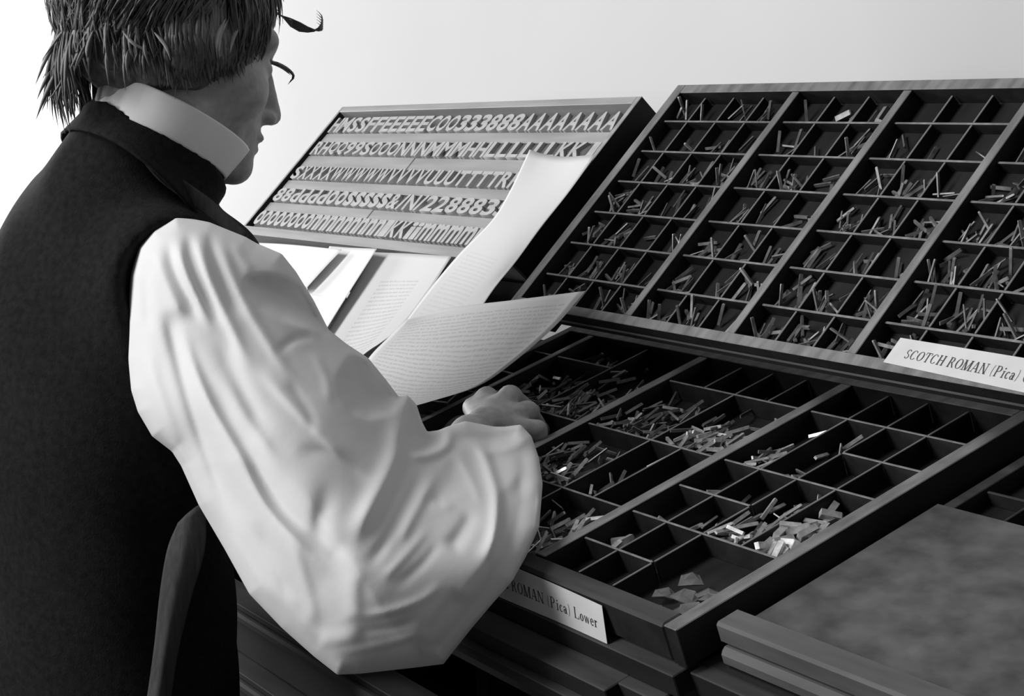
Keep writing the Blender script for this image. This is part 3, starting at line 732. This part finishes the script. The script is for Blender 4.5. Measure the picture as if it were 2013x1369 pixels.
# ---- joints
SHO = A3(0.140, -0.712, -0.230); ELB = at(745, 1140, 1.61).astype(np.float32); WRI = at(925, 858, 1.86).astype(np.float32)
LSHO = A3(-0.205, -0.705, -0.205); LELB = A3(-0.300, -0.640, -0.480); LWRI = at(812, 850, 2.12).astype(np.float32)
KN = [at(957, 783, 1.965), at(1003, 781, 1.945), at(1037, 811, 1.92), at(1056, 846, 1.895)]
FING = [  # knuckle, middle joint, end joint, tip with radii in px
    (KN[0], at(1003, 806, 2.01), at(1012, 838, 2.02), at(1006, 858, 2.015), 19, 17, 15, 12),
    (KN[1], at(1046, 812, 1.99), at(1052, 850, 2.00), at(1040, 874, 2.00), 20, 18, 15, 13),
    (KN[2], at(1064, 846, 1.955), at(1060, 882, 1.965), at(1044, 900, 1.97), 19, 16, 14, 12),
    (KN[3], at(1066, 876, 1.905), at(1056, 902, 1.91), at(1040, 914, 1.92), 16, 14, 12, 11)]
def hand_r(p):
    d = cone(p, WRI, at(955, 838, 1.89), pxr(27, 1.87), pxr(30, 1.89))
    for k, (a, b, c_, e, r0, r1, r2, r3) in enumerate(FING):
        d = smin(d, cone(p, at(952, 838, 1.885), a, pxr(28, 1.9), pxr(r0 + 3, 1.93)), 0.010)
    for a, b, c_, e, r0, r1, r2, r3 in FING:
        f = cone(p, a, b, pxr(r0 + 2, 1.95), pxr(r1, 1.95)); f = smin(f, cone(p, b, c_, pxr(r1, 1.95), pxr(r2, 1.95)), 0.003); f = smin(f, cone(p, c_, e, pxr(r2, 1.95), pxr(r3, 1.95)), 0.003)
        d = smin(d, f, 0.005)
    # thumb leaves the side of the palm and closes on the index finger
    th = smin(cone(p, at(940, 822, 1.91), at(930, 802, 1.96), pxr(22, 1.9), pxr(20, 1.96)), cone(p, at(930, 802, 1.96), at(962, 822, 2.01), pxr(19, 1.96), pxr(17, 2.0)), 0.004)
    th = smin(th, cone(p, at(962, 822, 2.01), at(992, 850, 2.02), pxr(16, 2.0), pxr(12, 2.0)), 0.004)
    return smin(d, th, 0.008)
LD = np.array([0.80, 0.55, -0.05]); LD /= np.linalg.norm(LD); LU = np.array([0, -0.3, 0.95]); LU -= LD * (LU @ LD); LU /= np.linalg.norm(LU); LX = np.cross(LD, LU)
def lh(a, b, c_): return (LWRI + LX * a + LD * b + LU * c_)
def hand_l(p):
    d = cone(p, LWRI, lh(0, 0.06, 0), 0.024, 0.030)
    for i, x in enumerate((-0.030, -0.010, 0.010, 0.030)):
        L = (0.034, 0.040, 0.037, 0.028)[i]
        f = cone(p, lh(x, 0.078, 0), lh(x, 0.078 + L, -0.012), 0.0095, 0.0088)
        f = smin(f, cone(p, lh(x, 0.078 + L, -0.012), lh(x, 0.070 + L, -0.036), 0.0088, 0.0078), 0.003)
        d = smin(d, smin(f, cone(p, lh(x * 0.6, 0.03, 0), lh(x, 0.078, 0), 0.018, 0.0105), 0.006), 0.005)
    return smin(d, smin(cone(p, lh(-0.026, 0.03, -0.004), lh(-0.050, 0.060, -0.014), 0.013, 0.011), cone(p, lh(-0.050, 0.060, -0.014), lh(-0.046, 0.088, -0.022), 0.011, 0.008), 0.003), 0.008)
def neck(p): return cone(p, hw(0, -0.022, -0.045), NB, 0.050, 0.058)
def torso(p):
    t = ell(p, A3(-0.03, -0.745, -0.32), (0.150, 0.095, 0.22)); t = smin(t, cone(p, NB, SHO, 0.045, 0.040), 0.05); t = smin(t, cone(p, NB, LSHO, 0.045, 0.040), 0.05)
    return smin(t, ell(p, A3(-0.03, -0.735, -0.60), (0.130, 0.090, 0.20)), 0.05)
def core(p): return smin(neck(p), torso(p), 0.03)
def body(p):
    d = smin(head(p), neck(p), 0.025)
    t = torso(p)
    d = smin(d, t, 0.03)
    ar = smin(cone(p, SHO, ELB, 0.038, 0.034), cone(p, ELB, WRI, 0.034, 0.023), 0.01)
    al = smin(cone(p, LSHO, LELB, 0.046, 0.036), cone(p, LELB, LWRI, 0.036, 0.023), 0.01)
    d = smin(d, smin(ar, al, 0.01), 0.02)
    return smin(d, smin(hand_r(p), hand_l(p), 0.005), 0.008)
build_sdf('body', body, A3(-0.42, -0.92, -0.85), A3(0.50, -0.20, 0.20), 0.0032, M['skin'], man, org=ORG)

# ---- hair: a cap and combed locks
def cap(p):
    q = hl(p)
    d = ell(q, (0, -0.020, 0.058), (0.083, 0.106, 0.090))
    d = smin(d, ell(q, (0, -0.066, 0.008), (0.056, 0.038, 0.044)), 0.03)
    d = smin(d, ell(q * np.array([1, 1, 1], np.float32), (0, -0.018, 0.012), (0.086, 0.060, 0.052)), 0.02)
    cut = -(-0.742 * q[..., 1] + 0.670 * q[..., 2] + 0.028)
    d = smax(d, cut, 0.012)
    return d + 0.003 * np.sin(q[..., 0] * 140 + q[..., 2] * 60) * np.sin(q[..., 1] * 130)
hair = build_sdf('hair', cap, HO - 0.20, HO + 0.20, 0.004, M['hair'], man, org=ORG)
lv, lf = [], []
def lock(pts, r, sides=5):
    pts = np.array(pts); k0 = len(lv); n = len(pts); T = np.gradient(pts, axis=0)
    for i in range(n):
        t = T[i] / (np.linalg.norm(T[i]) + 1e-9); a = np.cross(t, [0.31, 0.2, 0.93]); a /= np.linalg.norm(a) + 1e-9; b = np.cross(t, a)
        rr = r * (1 - (i / (n - 1)) ** 2.2) * min(1, (i + 0.15) / 3) + 0.0002
        for k in range(sides):
            g = 2 * math.pi * k / sides; lv.append(pts[i] + rr * (math.cos(g) * a + 0.6 * math.sin(g) * b))
    for i in range(n - 1):
        for k in range(sides):
            a = k0 + i * sides + k; b = k0 + i * sides + (k + 1) % sides; lf.append((a, b, b + sides, a + sides))
C0h, R0h = np.array([0, -0.022, 0.058]), np.array([0.086, 0.110, 0.093])
cnt = 0
while cnt < 2600:
    d = rng.normal(size=3); d /= np.linalg.norm(d); q = C0h + d * R0h
    if -0.742 * q[1] + 0.670 * q[2] < -0.034: continue
    if q[1] > 0.045 and q[2] < 0.118: continue
    cnt += 1
    n = 9; L = rng.uniform(0.060, 0.125); pts = []
    flow = np.array([rng.normal(0, .22), -0.30 if q[1] < 0.0 else 0.35, -1.0])
    if q[1] > 0.03: L *= 0.6
    if q[1] > 0.05: flow = np.array([np.sign(q[0]) * 0.5 + rng.normal(0, .4), 0.7, -0.5])
    lift = rng.uniform(0.0, 0.005); ph = rng.uniform(0, 6); amp = rng.uniform(0.1, 0.35)
    for i in range(n):
        pts.append(HO + HR @ q * HSC)
        nrm = (q - C0h) / R0h ** 2; nrm /= np.linalg.norm(nrm)
        t = flow - nrm * (flow @ nrm); t /= np.linalg.norm(t) + 1e-9
        t = t + amp * np.cross(nrm, t) * math.sin(ph + i * 0.6)
        st_ = L / n
        if -0.742 * q[1] + 0.670 * q[2] < -0.036: st_ *= 0.35
        q = q + t * st_
        k0 = np.linalg.norm((q - C0h) / R0h)
        if q[2] > -0.01 or k0 < 1: q = C0h + (q - C0h) / k0 * (1.0 + (lift + 0.004 * (i / n) ** 2) / 0.09)
        else: flow = np.array([flow[0] * 0.6, 0.05, -1.0])
    lock(pts, rng.uniform(0.0012, 0.0032), 4)
# shaggy hair at the nape, hanging over the collar
for i in range(800):
    a = rng.uniform(-1.9, 1.9); q = np.array([0.076 * math.sin(a), -0.046 - 0.072 * math.cos(a), rng.uniform(-0.020, 0.075) + (0.012 if a > 0.3 else 0)])
    L = rng.uniform(0.050, 0.085) * (1.0 if a < 0.3 else 0.5); pts = []
    v = np.array([rng.normal(0, .14), rng.normal(0.16, .12), -1.0])
    for k in range(8):
        pts.append(HO + HR @ q * HSC); q = q + v * L / 8; v = v + np.array([0, 0.05 * (k < 5), 0]) + rng.normal(0, 0.03, 3)
        if rng.random() < 0.012: v[1] -= 0.6
    lock(pts, rng.uniform(0.0014, 0.0034), 4)
# stray curls over the brow and forehead, side hair over the ear
def plock(pp, r):
    P_ = np.array([at(*q) for q in pp]); tt = np.linspace(0, len(P_) - 1, 12); out = []
    T = np.gradient(P_, axis=0)
    for t in tt:
        i = min(int(t), len(P_) - 2); s = t - i
        out.append((2*s**3-3*s**2+1)*P_[i] + (s**3-2*s**2+s)*T[i] + (-2*s**3+3*s**2)*P_[i+1] + (s**3-s**2)*T[i+1])
    lock(out, r)
plock([(505, 118, 1.865), (540, 124, 1.880), (565, 136, 1.890), (577, 150, 1.895), (566, 166, 1.900)], 0.0042)
plock([(495, 100, 1.860), (535, 122, 1.880), (556, 134, 1.890), (572, 148, 1.895)], 0.0034)
for k in range(5):
    plock([(520 + 4 * k, 20 - 3 * k, 1.880), (575, 38 + 4 * k, 1.890), (610, 56 + 1.5 * k, 1.895), (630, 60 - 2 * k, 1.900), (633, 52 - 5 * k, 1.905), (622, 44 - 6 * k, 1.905)], 0.0018)
def capbody(q): return np.minimum(cap(q), body(q))
for k in range(320):
    x = rng.uniform(325, 522); u_ = (x - 330) / 205
    yb = 166 - 30 * u_ - (70 * max(0, (x - 470) / 55)); l = rng.uniform(60, 150); yb -= rng.uniform(0, 30) * (rng.random() < .5); y0 = yb - l; dx = rng.uniform(-14, 16); yb += rng.normal(0, 7)
    pts = [(x - dx * .2, y0), (x + dx * 0.1, y0 + (yb - y0) * .4), (x + dx * 0.5, y0 + (yb - y0) * .75), (x + dx, yb)]
    plock([(a, b, min(rayhit(capbody, a, b), 1.90) - 0.004 - 0.002 * rng.random()) for a, b in pts], rng.uniform(0.0014, 0.0034))
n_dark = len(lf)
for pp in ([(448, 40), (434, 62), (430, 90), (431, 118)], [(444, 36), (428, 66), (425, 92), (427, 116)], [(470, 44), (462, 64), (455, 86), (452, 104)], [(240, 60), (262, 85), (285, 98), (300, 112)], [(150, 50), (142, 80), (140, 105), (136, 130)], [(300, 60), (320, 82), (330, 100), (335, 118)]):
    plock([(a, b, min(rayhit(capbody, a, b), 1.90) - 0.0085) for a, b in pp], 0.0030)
me = mesh('locks', np.array(lv) - np.array(ORG), lf, M['hair'], True); me.materials.append(M['hair_highlight'])
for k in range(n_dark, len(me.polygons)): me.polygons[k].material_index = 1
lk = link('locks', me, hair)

# ---- vest
def tiltaxes(deg):
    t = math.radians(deg); return fwd0 * math.cos(t) - up0 * math.sin(t), fwd0 * math.sin(t) + up0 * math.cos(t)
VC = at(305, 300, 1.845); VF, CPN = tiltaxes(45); CPL = VC - CPN * 0.006      # plane of the collar line
def vest(p):
    d = ell(p, A3(-0.025, -0.745, -0.365), (0.193, 0.130, 0.255))
    d = smin(d, cone(p, A3(0.0, -0.705, -0.125), A3(0.135, -0.718, -0.190), 0.052, 0.060), 0.05)
    d = smin(d, cone(p, A3(0.0, -0.705, -0.125), A3(-0.200, -0.712, -0.195), 0.052, 0.060), 0.05)
    d = smin(d, cone(p, A3(0.0, -0.715, -0.110), A3(-0.01, -0.775, -0.25), 0.055, 0.082), 0.05)
    d = smin(d, cone(p, at(292, 312, 1.868), at(250, 420, 1.875), 0.066, 0.088), 0.04)
    d = smin(d, cone(p, A3(0.06, -0.635, -0.185), A3(0.04, -0.640, -0.33), 0.048, 0.060), 0.05)
    d = smin(d, cone(p, A3(0.115, -0.70, -0.165), A3(0.085, -0.640, -0.185), 0.045, 0.040), 0.04)
    d = smin(d, ell(p, A3(-0.025, -0.735, -0.62), (0.182, 0.130, 0.28)), 0.06)
    d = smin(d, smax(core(p) - 0.011, (p - CPL.astype(np.float32)) @ CPN.astype(np.float32), 0.006), 0.02)
    d = smax(d, -cone(p, at(372, 560, 1.715), at(470, 820, 1.68), 0.060, 0.085), 0.02)
    w_ = 0.0035 * np.sin(p[..., 2] * 38 + p[..., 0] * 22) * np.sin(p[..., 0] * 31 + p[..., 2] * 9 + 1.0)
    return d + w_
vs = build_sdf('vest', vest, A3(-0.36, -0.98, -0.92), A3(0.30, -0.52, -0.02), 0.005, M['vest'], man, org=ORG)
def strip(name, rows, mat, parent, thick=0.002):
    o = sheet(name, '', rows, mat); del o['category']
    if 'label' in o: del o['label']
    me = o.data; loc = np.array(o.location); o.parent = parent; o.location = loc - np.array(ORG)
    sd = o.modifiers.new('cloth_thickness', 'SOLIDIFY'); sd.thickness = thick; sd.offset = 0
    return o
def ringstrip(name, ctr, deg, rx, ry, prof, mat, th0=-262, th1=82, n=34, thick=0.002):
    f, u = tiltaxes(deg); rows = []
    for h_, dr in prof:
        rows.append([ctr + u * h_ + rgt * (rx + dr) * math.cos(math.radians(a)) + f * (ry + dr * (1 if math.sin(math.radians(a)) > 0 else 1 + 1.1 * math.sin(math.radians(a)))) * math.sin(math.radians(a)) for a in np.linspace(th0, th1, n)])
    return strip(name, rows, mat, man, thick)
# stand collar of the vest
ringstrip('vest_collar', VC, 45, 0.074, 0.080, [(0.014, 0.000), (0.0, 0.002), (-0.015, 0.006), (-0.030, 0.016), (-0.040, 0.028)], M['vest'], thick=0.004)
st = [(286, 316, 3), (318, 342, 10), (360, 372, 12), (405, 404, 12), (445, 436, 10), (484, 464, 3)]
rows = [[], []]
for x, y, hw_ in st:
    t = rayhit(vest, x, y) - 0.024
    rows[0].append(at(x + hw_ * .5, y - hw_, min(t, 1.775))); rows[1].append(at(x - hw_ * .5, y + hw_, min(t, 1.775)))
strip('shoulder_seam', rows, M['vest2'], man, 0.003)
# tail of the vest hanging at the hip
strip('vest_tail', [[at(352, 1030, 1.69), at(378, 1005, 1.69), at(402, 990, 1.70)], [at(332, 1080, 1.685), at(362, 1085, 1.68), at(400, 1080, 1.69)],
                    [at(318, 1160, 1.68), at(345, 1170, 1.675), at(372, 1180, 1.685)], [at(305, 1280, 1.675), at(325, 1285, 1.67), at(346, 1290, 1.68)], [at(288, 1400, 1.67), at(308, 1405, 1.665), at(328, 1410, 1.675)]], M['vest2'], man, 0.003)
# white shirt collar
ringstrip('shirt_collar', at(340, 247, 1.835), 30, 0.066, 0.078, [(0.012, 0.003), (0.002, 0.001), (-0.010, -0.002), (-0.024, -0.006)], M['collar'], -256, 76, thick=0.0022)

# ---- full shirt sleeve (right arm): a gathered, puffed cloth volume with its own depth along the bent arm
OUT = [(299, 450), (345, 424), (412, 437), (483, 466), (504, 478), (554, 499), (582, 534), (617, 591), (646, 648), (681, 676), (724, 704), (759, 747), (784, 780), (802, 777),
       (819, 796), (830, 830), (840, 849), (862, 846), (879, 839), (915, 828), (971, 839), (992, 839), (1024, 835), (1045, 858), (1060, 902), (1067, 952), (1060, 1037), (1035, 1093), (1007, 1143),
       (964, 1192), (922, 1242), (872, 1306), (816, 1313), (709, 1325), (663, 1327), (617, 1291), (554, 1235), (490, 1168), (441, 1079), (391, 994), (356, 916), (338, 888), (299, 858), (271, 810),
       (258, 768), (252, 704), (250, 633), (257, 541), (271, 485)]
def seg2(P, a, b):
    a = np.array(a, float); b = np.array(b, float); ab = b - a
    t = np.clip(((P - a) @ ab) / (ab @ ab), 0, 1); q = P - a - t[..., None] * ab
    return np.sqrt((q ** 2).sum(-1)), np.sign(ab[0] * (P[..., 1] - a[1]) - ab[1] * (P[..., 0] - a[0])), t
def polysd(P, poly):
    """signed distance to a closed outline, positive inside"""
    d = np.full(P.shape[:-1], 1e9); ins = np.zeros(P.shape[:-1], bool)
    for a, b in zip(poly, poly[1:] + poly[:1]):
        d = np.minimum(d, seg2(P, a, b)[0])
        c_ = ((a[1] > P[..., 1]) != (b[1] > P[..., 1]))
        xx = (b[0] - a[0]) * (P[..., 1] - a[1]) / ((b[1] - a[1]) or 1e-9) + a[0]
        ins ^= c_ & (P[..., 0] < xx)
    return np.where(ins, d, -d)
def crease(P, pts, w1, w2):
    """bump along a smooth line, with its own softness on each side, fading out at its ends"""
    Q = np.array(pts, float); T = np.gradient(Q, axis=0); L = []
    for t in np.linspace(0, len(Q) - 1.0001, 36):
        i = int(t); s = t - i
        L.append((2*s**3-3*s**2+1)*Q[i] + (s**3-2*s**2+s)*T[i] + (-2*s**3+3*s**2)*Q[i+1] + (s**3-s**2)*T[i+1])
    D = np.full(P.shape[:-1], 1e9); S = np.ones(P.shape[:-1]); K = np.zeros(P.shape[:-1])
    for k, (a, b) in enumerate(zip(L[:-1], L[1:])):
        d, sg, tq = seg2(P, a, b); m = d < D; D = np.where(m, d, D); S = np.where(m, sg, S); K = np.where(m, (k + tq) / 35, K)
    tap = np.clip(np.minimum(K, 1 - K) / 0.28, 0, 1); tap = tap * tap * (3 - 2 * tap)
    wd = np.where(S > 0, w1, w2) * (1.5 - 0.5 * tap)
    return tap * np.exp(-(D / wd) ** 2)
def idw(P, ctrl, lam=0.02):
    """smooth thin-plate surface through the control values"""
    c = np.array(ctrl, float); X = c[:, :2] / 300.0; n = len(c)
    U = lambda r2: 0.5 * r2 * np.log(r2 + 1e-12)
    r2 = ((X[:, None] - X[None]) ** 2).sum(-1); A = np.zeros((n + 3, n + 3)); A[:n, :n] = U(r2) + lam * np.eye(n)
    A[:n, n] = 1; A[:n, n + 1:] = X; A[n, :n] = 1; A[n + 1:, :n] = X.T
    w_ = np.linalg.solve(A, np.r_[c[:, 2], 0, 0, 0]); Q = P / 300.0
    out = w_[n] + Q[..., 0] * w_[n + 1] + Q[..., 1] * w_[n + 2]
    for k in range(n): out = out + w_[k] * U((Q[..., 0] - X[k, 0]) ** 2 + (Q[..., 1] - X[k, 1]) ** 2)
    return out
TCTRL = [(1030, 1090, 1.585), (960, 1180, 1.572), (1060, 1000, 1.655), (870, 1290, 1.56), (700, 1290, 1.575), (740, 1150, 1.59), (850, 1150, 1.59), (900, 1000, 1.66), (600, 1000, 1.63), (450, 1000, 1.655), (1040, 890, 1.79), (960, 870, 1.81), (480, 780, 1.69), (330, 700, 1.715), (290, 560, 1.73), (380, 500, 1.735), (560, 620, 1.74), (640, 800, 1.69), (800, 900, 1.69)]
RCTRL = [(380, 500, 125), (330, 700, 150), (480, 800, 195), (620, 950, 215), (740, 1100, 210), (850, 1150, 185), (940, 1000, 140), (960, 880, 85), (1030, 880, 80), (560, 580, 130), (740, 780, 130), (820, 840, 70)]
RIDGE = [  # line, height in pixels, softness on either side
 ([(320, 541), (363, 683), (412, 796), (469, 895), (525, 1001), (596, 1079), (653, 1142)], 17, 40, 11), ([(331, 600), (340, 660), (377, 796), (426, 938), (480, 1060)], -17, 14, 22),
 ([(285, 640), (299, 740), (341, 860), (384, 966), (430, 1050)], 10, 12, 16), ([(470, 880), (540, 980), (600, 1040), (650, 1085)], -7, 14, 14),
 ([(306, 478), (316, 530), (342, 590), (372, 640)], 6, 10, 9), ([(330, 462), (340, 520), (366, 580), (400, 650)], -7, 9, 9), ([(345, 456), (358, 520), (384, 580), (424, 660)], 8, 9, 10), ([(368, 446), (376, 510), (400, 575), (436, 650)], -8, 8, 9),
 ([(388, 444), (396, 500), (420, 570), (462, 660), (500, 740)], 9, 9, 12), ([(408, 446), (420, 500), (446, 570), (476, 630)], -7, 8, 9), ([(428, 452), (446, 515), (484, 600), (540, 690), (600, 780)], 8, 12, 10), ([(286, 500), (288, 580), (294, 660)], -6, 10, 10), ([(455, 470), (476, 510), (500, 540)], 5, 9, 9),
 ([(504, 718), (560, 780), (639, 860), (700, 925)], 7, 10, 18), ([(420, 640), (470, 760), (530, 870)], -7, 18, 18), ([(540, 700), (580, 668), (625, 660)], -5, 6, 8), ([(560, 745), (600, 800), (625, 850)], -6, 9, 9),
 ([(794, 789), (785, 850), (773, 909), (724, 1008), (688, 1079)], 17, 20, 13), ([(655, 930), (634, 1000), (630, 1050), (660, 1085), (700, 1085)], -9, 16, 22), 
 ([(840, 905), (800, 985), (760, 1060), (715, 1125)], -7, 9, 9), ([(860, 925), (815, 1010), (780, 1075)], 7, 9, 9), ([(700, 1100), (695, 1180), (700, 1230)], 5, 20, 16),
 ([(785, 880), (815, 897), (850, 893), (878, 876), (882, 856), (868, 848)], 12, 8, 10), ([(893, 868), (930, 876), (948, 890), (962, 925), (975, 975), (974, 1035), (962, 1080), (935, 1105)], 19, 10, 11),
 ([(930, 888), (980, 888), (1020, 872), (1040, 856)], 9, 8, 8), ([(885, 850), (915, 836), (975, 847), (1022, 842)], 5, 6, 6), ([(893, 880), (925, 940), (948, 1000)], 6, 7, 8),
 ([(935, 1000), (905, 1050), (880, 1082)], -12, 14, 13), ([(908, 1160), (870, 1205), (830, 1262)], -8, 9, 16), ([(840, 990), (865, 1000), (890, 985)], 6, 10, 10), ([(624, 1258), (660, 1262), (720, 1250)], 5, 12, 20),
 ([(560, 1030), (590, 1120), (610, 1190), (618, 1240)], 6, 12, 14), ([(500, 1020), (540, 1110), (580, 1190)], -6, 12, 12), ([(580, 880), (660, 900), (730, 960)], -5, 12, 12), ([(640, 1285), (700, 1280), (780, 1262), (860, 1235)], 3, 6, 8), ([(690, 1215), (760, 1205), (830, 1180), (880, 1140)], 3.5, 7, 9), ([(700, 1240), (770, 1235), (830, 1215)], -3, 6, 7), ([(745, 1150), (800, 1090), (850, 1030)], 4, 7, 9), ([(770, 1160), (830, 1110), (870, 1060)], -4, 7, 8), ([(520, 1130), (570, 1200), (630, 1270)], 4, 8, 8), ([(450, 1040), (500, 1130), (550, 1200)], 4, 8, 8), ([(1000, 1010), (985, 1080), (950, 1140), (900, 1200)], 5, 10, 14), ([(430, 720), (490, 830), (560, 930)], 5, 12, 12), ([(610, 690), (640, 740), (650, 800)], 4, 8, 8), ([(1018, 880), (1030, 930), (1010, 990)], -8, 12, 14)]
DENT = [  # hollow facets: outline, slope, depth
 ([(479, 563), (483, 545), (518, 536), (556, 540), (600, 560), (660, 640), (646, 660), (603, 646), (554, 632), (511, 607), (483, 575)], 2.0, 95),
 ([(661, 742), (688, 699), (724, 700), (790, 780), (775, 815), (724, 826), (688, 812), (665, 775)], 2.0, 95),
 ([(801, 790), (826, 800), (846, 850), (869, 858), (872, 876), (837, 889), (803, 886), (792, 860)], 2.2, 62), ([(890, 852), (960, 850), (1025, 841), (1012, 862), (965, 884), (905, 872)], 1.6, 34),
 ([(830, 985), (852, 938), (885, 900), (905, 905), (925, 960), (890, 985), (872, 1014), (840, 1010)], 0.55, 26), ([(978, 975), (1020, 930), (1045, 945), (1075, 980), (1060, 1040), (1030, 1100), (964, 1198), (872, 1310), (833, 1296), (823, 1265), (908, 1166), (962, 1090)], 0.7, 80)]
hpx = 4.0
gx = np.arange(236, 1086, hpx); gy = np.arange(410, 1342, hpx); gz = np.arange(-232, 236, hpx)
P2 = np.stack(np.meshgrid(gx, gy, indexing='ij'), -1)
d2 = polysd(P2, OUT); Rf = np.clip(idw(P2, RCTRL), 55, 225); tcf = idw(P2, TCTRL)
D2 = np.zeros_like(d2)
for pts, amp, w1, w2 in RIDGE: D2 += 1.5 * amp * crease(P2, pts, w1, w2)
for poly, k, mx in DENT:
    di = polysd(P2, poly); D2 -= np.where(di > 0, mx * (1 - np.exp(-np.maximum(di, 0) * k / mx)), 0)
D2 += 0.5 * np.sin(P2[..., 0] * 0.055 + 1.5 * np.sin(P2[..., 1] * 0.021)) * np.sin(P2[..., 1] * 0.047 + P2[..., 0] * 0.02)
def blur(a):
    b = np.pad(a, 1, mode='edge'); return (b[1:-1, 1:-1] * 4 + (b[:-2, 1:-1] + b[2:, 1:-1] + b[1:-1, :-2] + b[1:-1, 2:]) * 2 + b[:-2, :-2] + b[2:, 2:] + b[:-2, 2:] + b[2:, :-2]) / 16
D2 = blur(blur(D2)); Rf = blur(Rf)
ds = d2.copy()
for _ in range(60): ds = blur(ds)
mixw = np.clip((d2 - 6) / 40.0, 0, 1); mixw = mixw * mixw * (3 - 2 * mixw); d2s = d2 * (1 - mixw) + (ds + 1.5) * mixw
dc = (-np.logaddexp(-d2s / 12.0, -Rf / 12.0) * 12.0)[..., None]; z = gz[None, None, :]
fr_ = np.clip(-z / 18.0, 0, 1); fade = np.clip(d2 / 12.0, 0.10, 1)[..., None]
zz = z + D2[..., None] * fr_ * fade
F = (np.sqrt((Rf[..., None] - dc) ** 2 + zz ** 2) - Rf[..., None]).astype(np.float32)
F[0] = F[-1] = 1; F[:, 0] = F[:, -1] = 1; F[:, :, 0] = F[:, :, -1] = 1
sv, sf = nets(F, np.array([gx[0], gy[0], gz[0]]), hpx)
tcv = idw(sv[:, :2], TCTRL); tt = tcv + sv[:, 2] * tcv / FPX
dv = np.stack([(sv[:, 0] - 1006.5) / FPX, (sv[:, 1] - 684.5) / FPX, np.ones(len(sv))], 1) @ R
sw = CAMP + tt[:, None] * dv - np.array(ORG)
link('shirt_sleeve', mesh('shirt_sleeve', sw, sf[:, ::-1], M['shirt'], True), man)
# left sleeve, mostly hidden behind the right one
def sleeve_l(p):
    d = smin(cone(p, LSHO, LELB, 0.085, 0.095), cone(p, LELB, LWRI - (LWRI - LELB) * 0.10, 0.095, 0.045), 0.03)
    return d + 0.004 * np.sin(p[..., 2] * 60 + p[..., 0] * 40) * np.sin(p[..., 1] * 50)
build_sdf('shirt_sleeve', sleeve_l, np.minimum(LSHO, np.minimum(LELB, LWRI)) - 0.12, np.maximum(LSHO, np.maximum(LELB, LWRI)) + 0.12, 0.007, M['shirt'], man, org=ORG)
# ---- trousers and shoes
def trousers(p):
    d = ell(p, A3(-0.025, -0.735, -0.66), (0.172, 0.122, 0.13))
    for s in (-1, 1):
        hip, kn, an = A3(-0.025 + s * 0.085, -0.735, -0.70), A3(-0.025 + s * 0.10, -0.715, -1.0), A3(-0.025 + s * 0.11, -0.745, -1.30)
        d = smin(d, smin(cone(p, hip, kn, 0.090, 0.066), cone(p, kn, an, 0.066, 0.052), 0.02), 0.04)
    return d
build_sdf('trousers', trousers, A3(-0.32, -0.95, -1.36), A3(0.26, -0.55, -0.48), 0.012, M['trouser'], man, org=ORG)
for s in (-1, 1):
    x = -0.025 + s * 0.11
    def shoe(p, x=x):
        return smax(smin(cone(p, A3(x, -0.79, -1.305), A3(x + s * 0.01, -0.62, -1.325), 0.045, 0.036), cone(p, A3(x, -0.755, -1.28), A3(x, -0.75, -1.24), 0.046, 0.05), 0.03), -(p[..., 2] - 0.004), 0.004)
    build_sdf('shoe', shoe, A3(x - 0.09, -0.88, -1.365), A3(x + 0.09, -0.54, -1.16), 0.008, M['shoe'], man, org=ORG)

# ------------------------------------------------------------------ composing stick in the left hand
mk = Matrix(((LX[0], LD[0], LU[0], 0), (LX[1], LD[1], LU[1], 0), (LX[2], LD[2], LU[2], 0), (0, 0, 0, 1)))
so = at(836, 812, 2.10)
cs = empty('composing_stick', Matrix.Translation(Vector(so)) @ mk)
tag(cs, 'dark metal composing stick held in the hidden hand behind the sleeve', 'composing stick')
box('bed', -0.24, 0.0, -0.02, 0.03, -0.002, 0.0, M['steel'], cs, 0.0004)
box('back_wall', -0.24, 0.0, 0.028, 0.03, 0.0, 0.016, M['steel'], cs, 0.0004)
box('head_piece', -0.004, 0.0, -0.02, 0.0278, 0.0, 0.016, M['steel'], cs, 0.0004)
box('knee', -0.12, -0.112, -0.02, 0.0278, 0.0003, 0.018, M['steel'], cs, 0.0004)
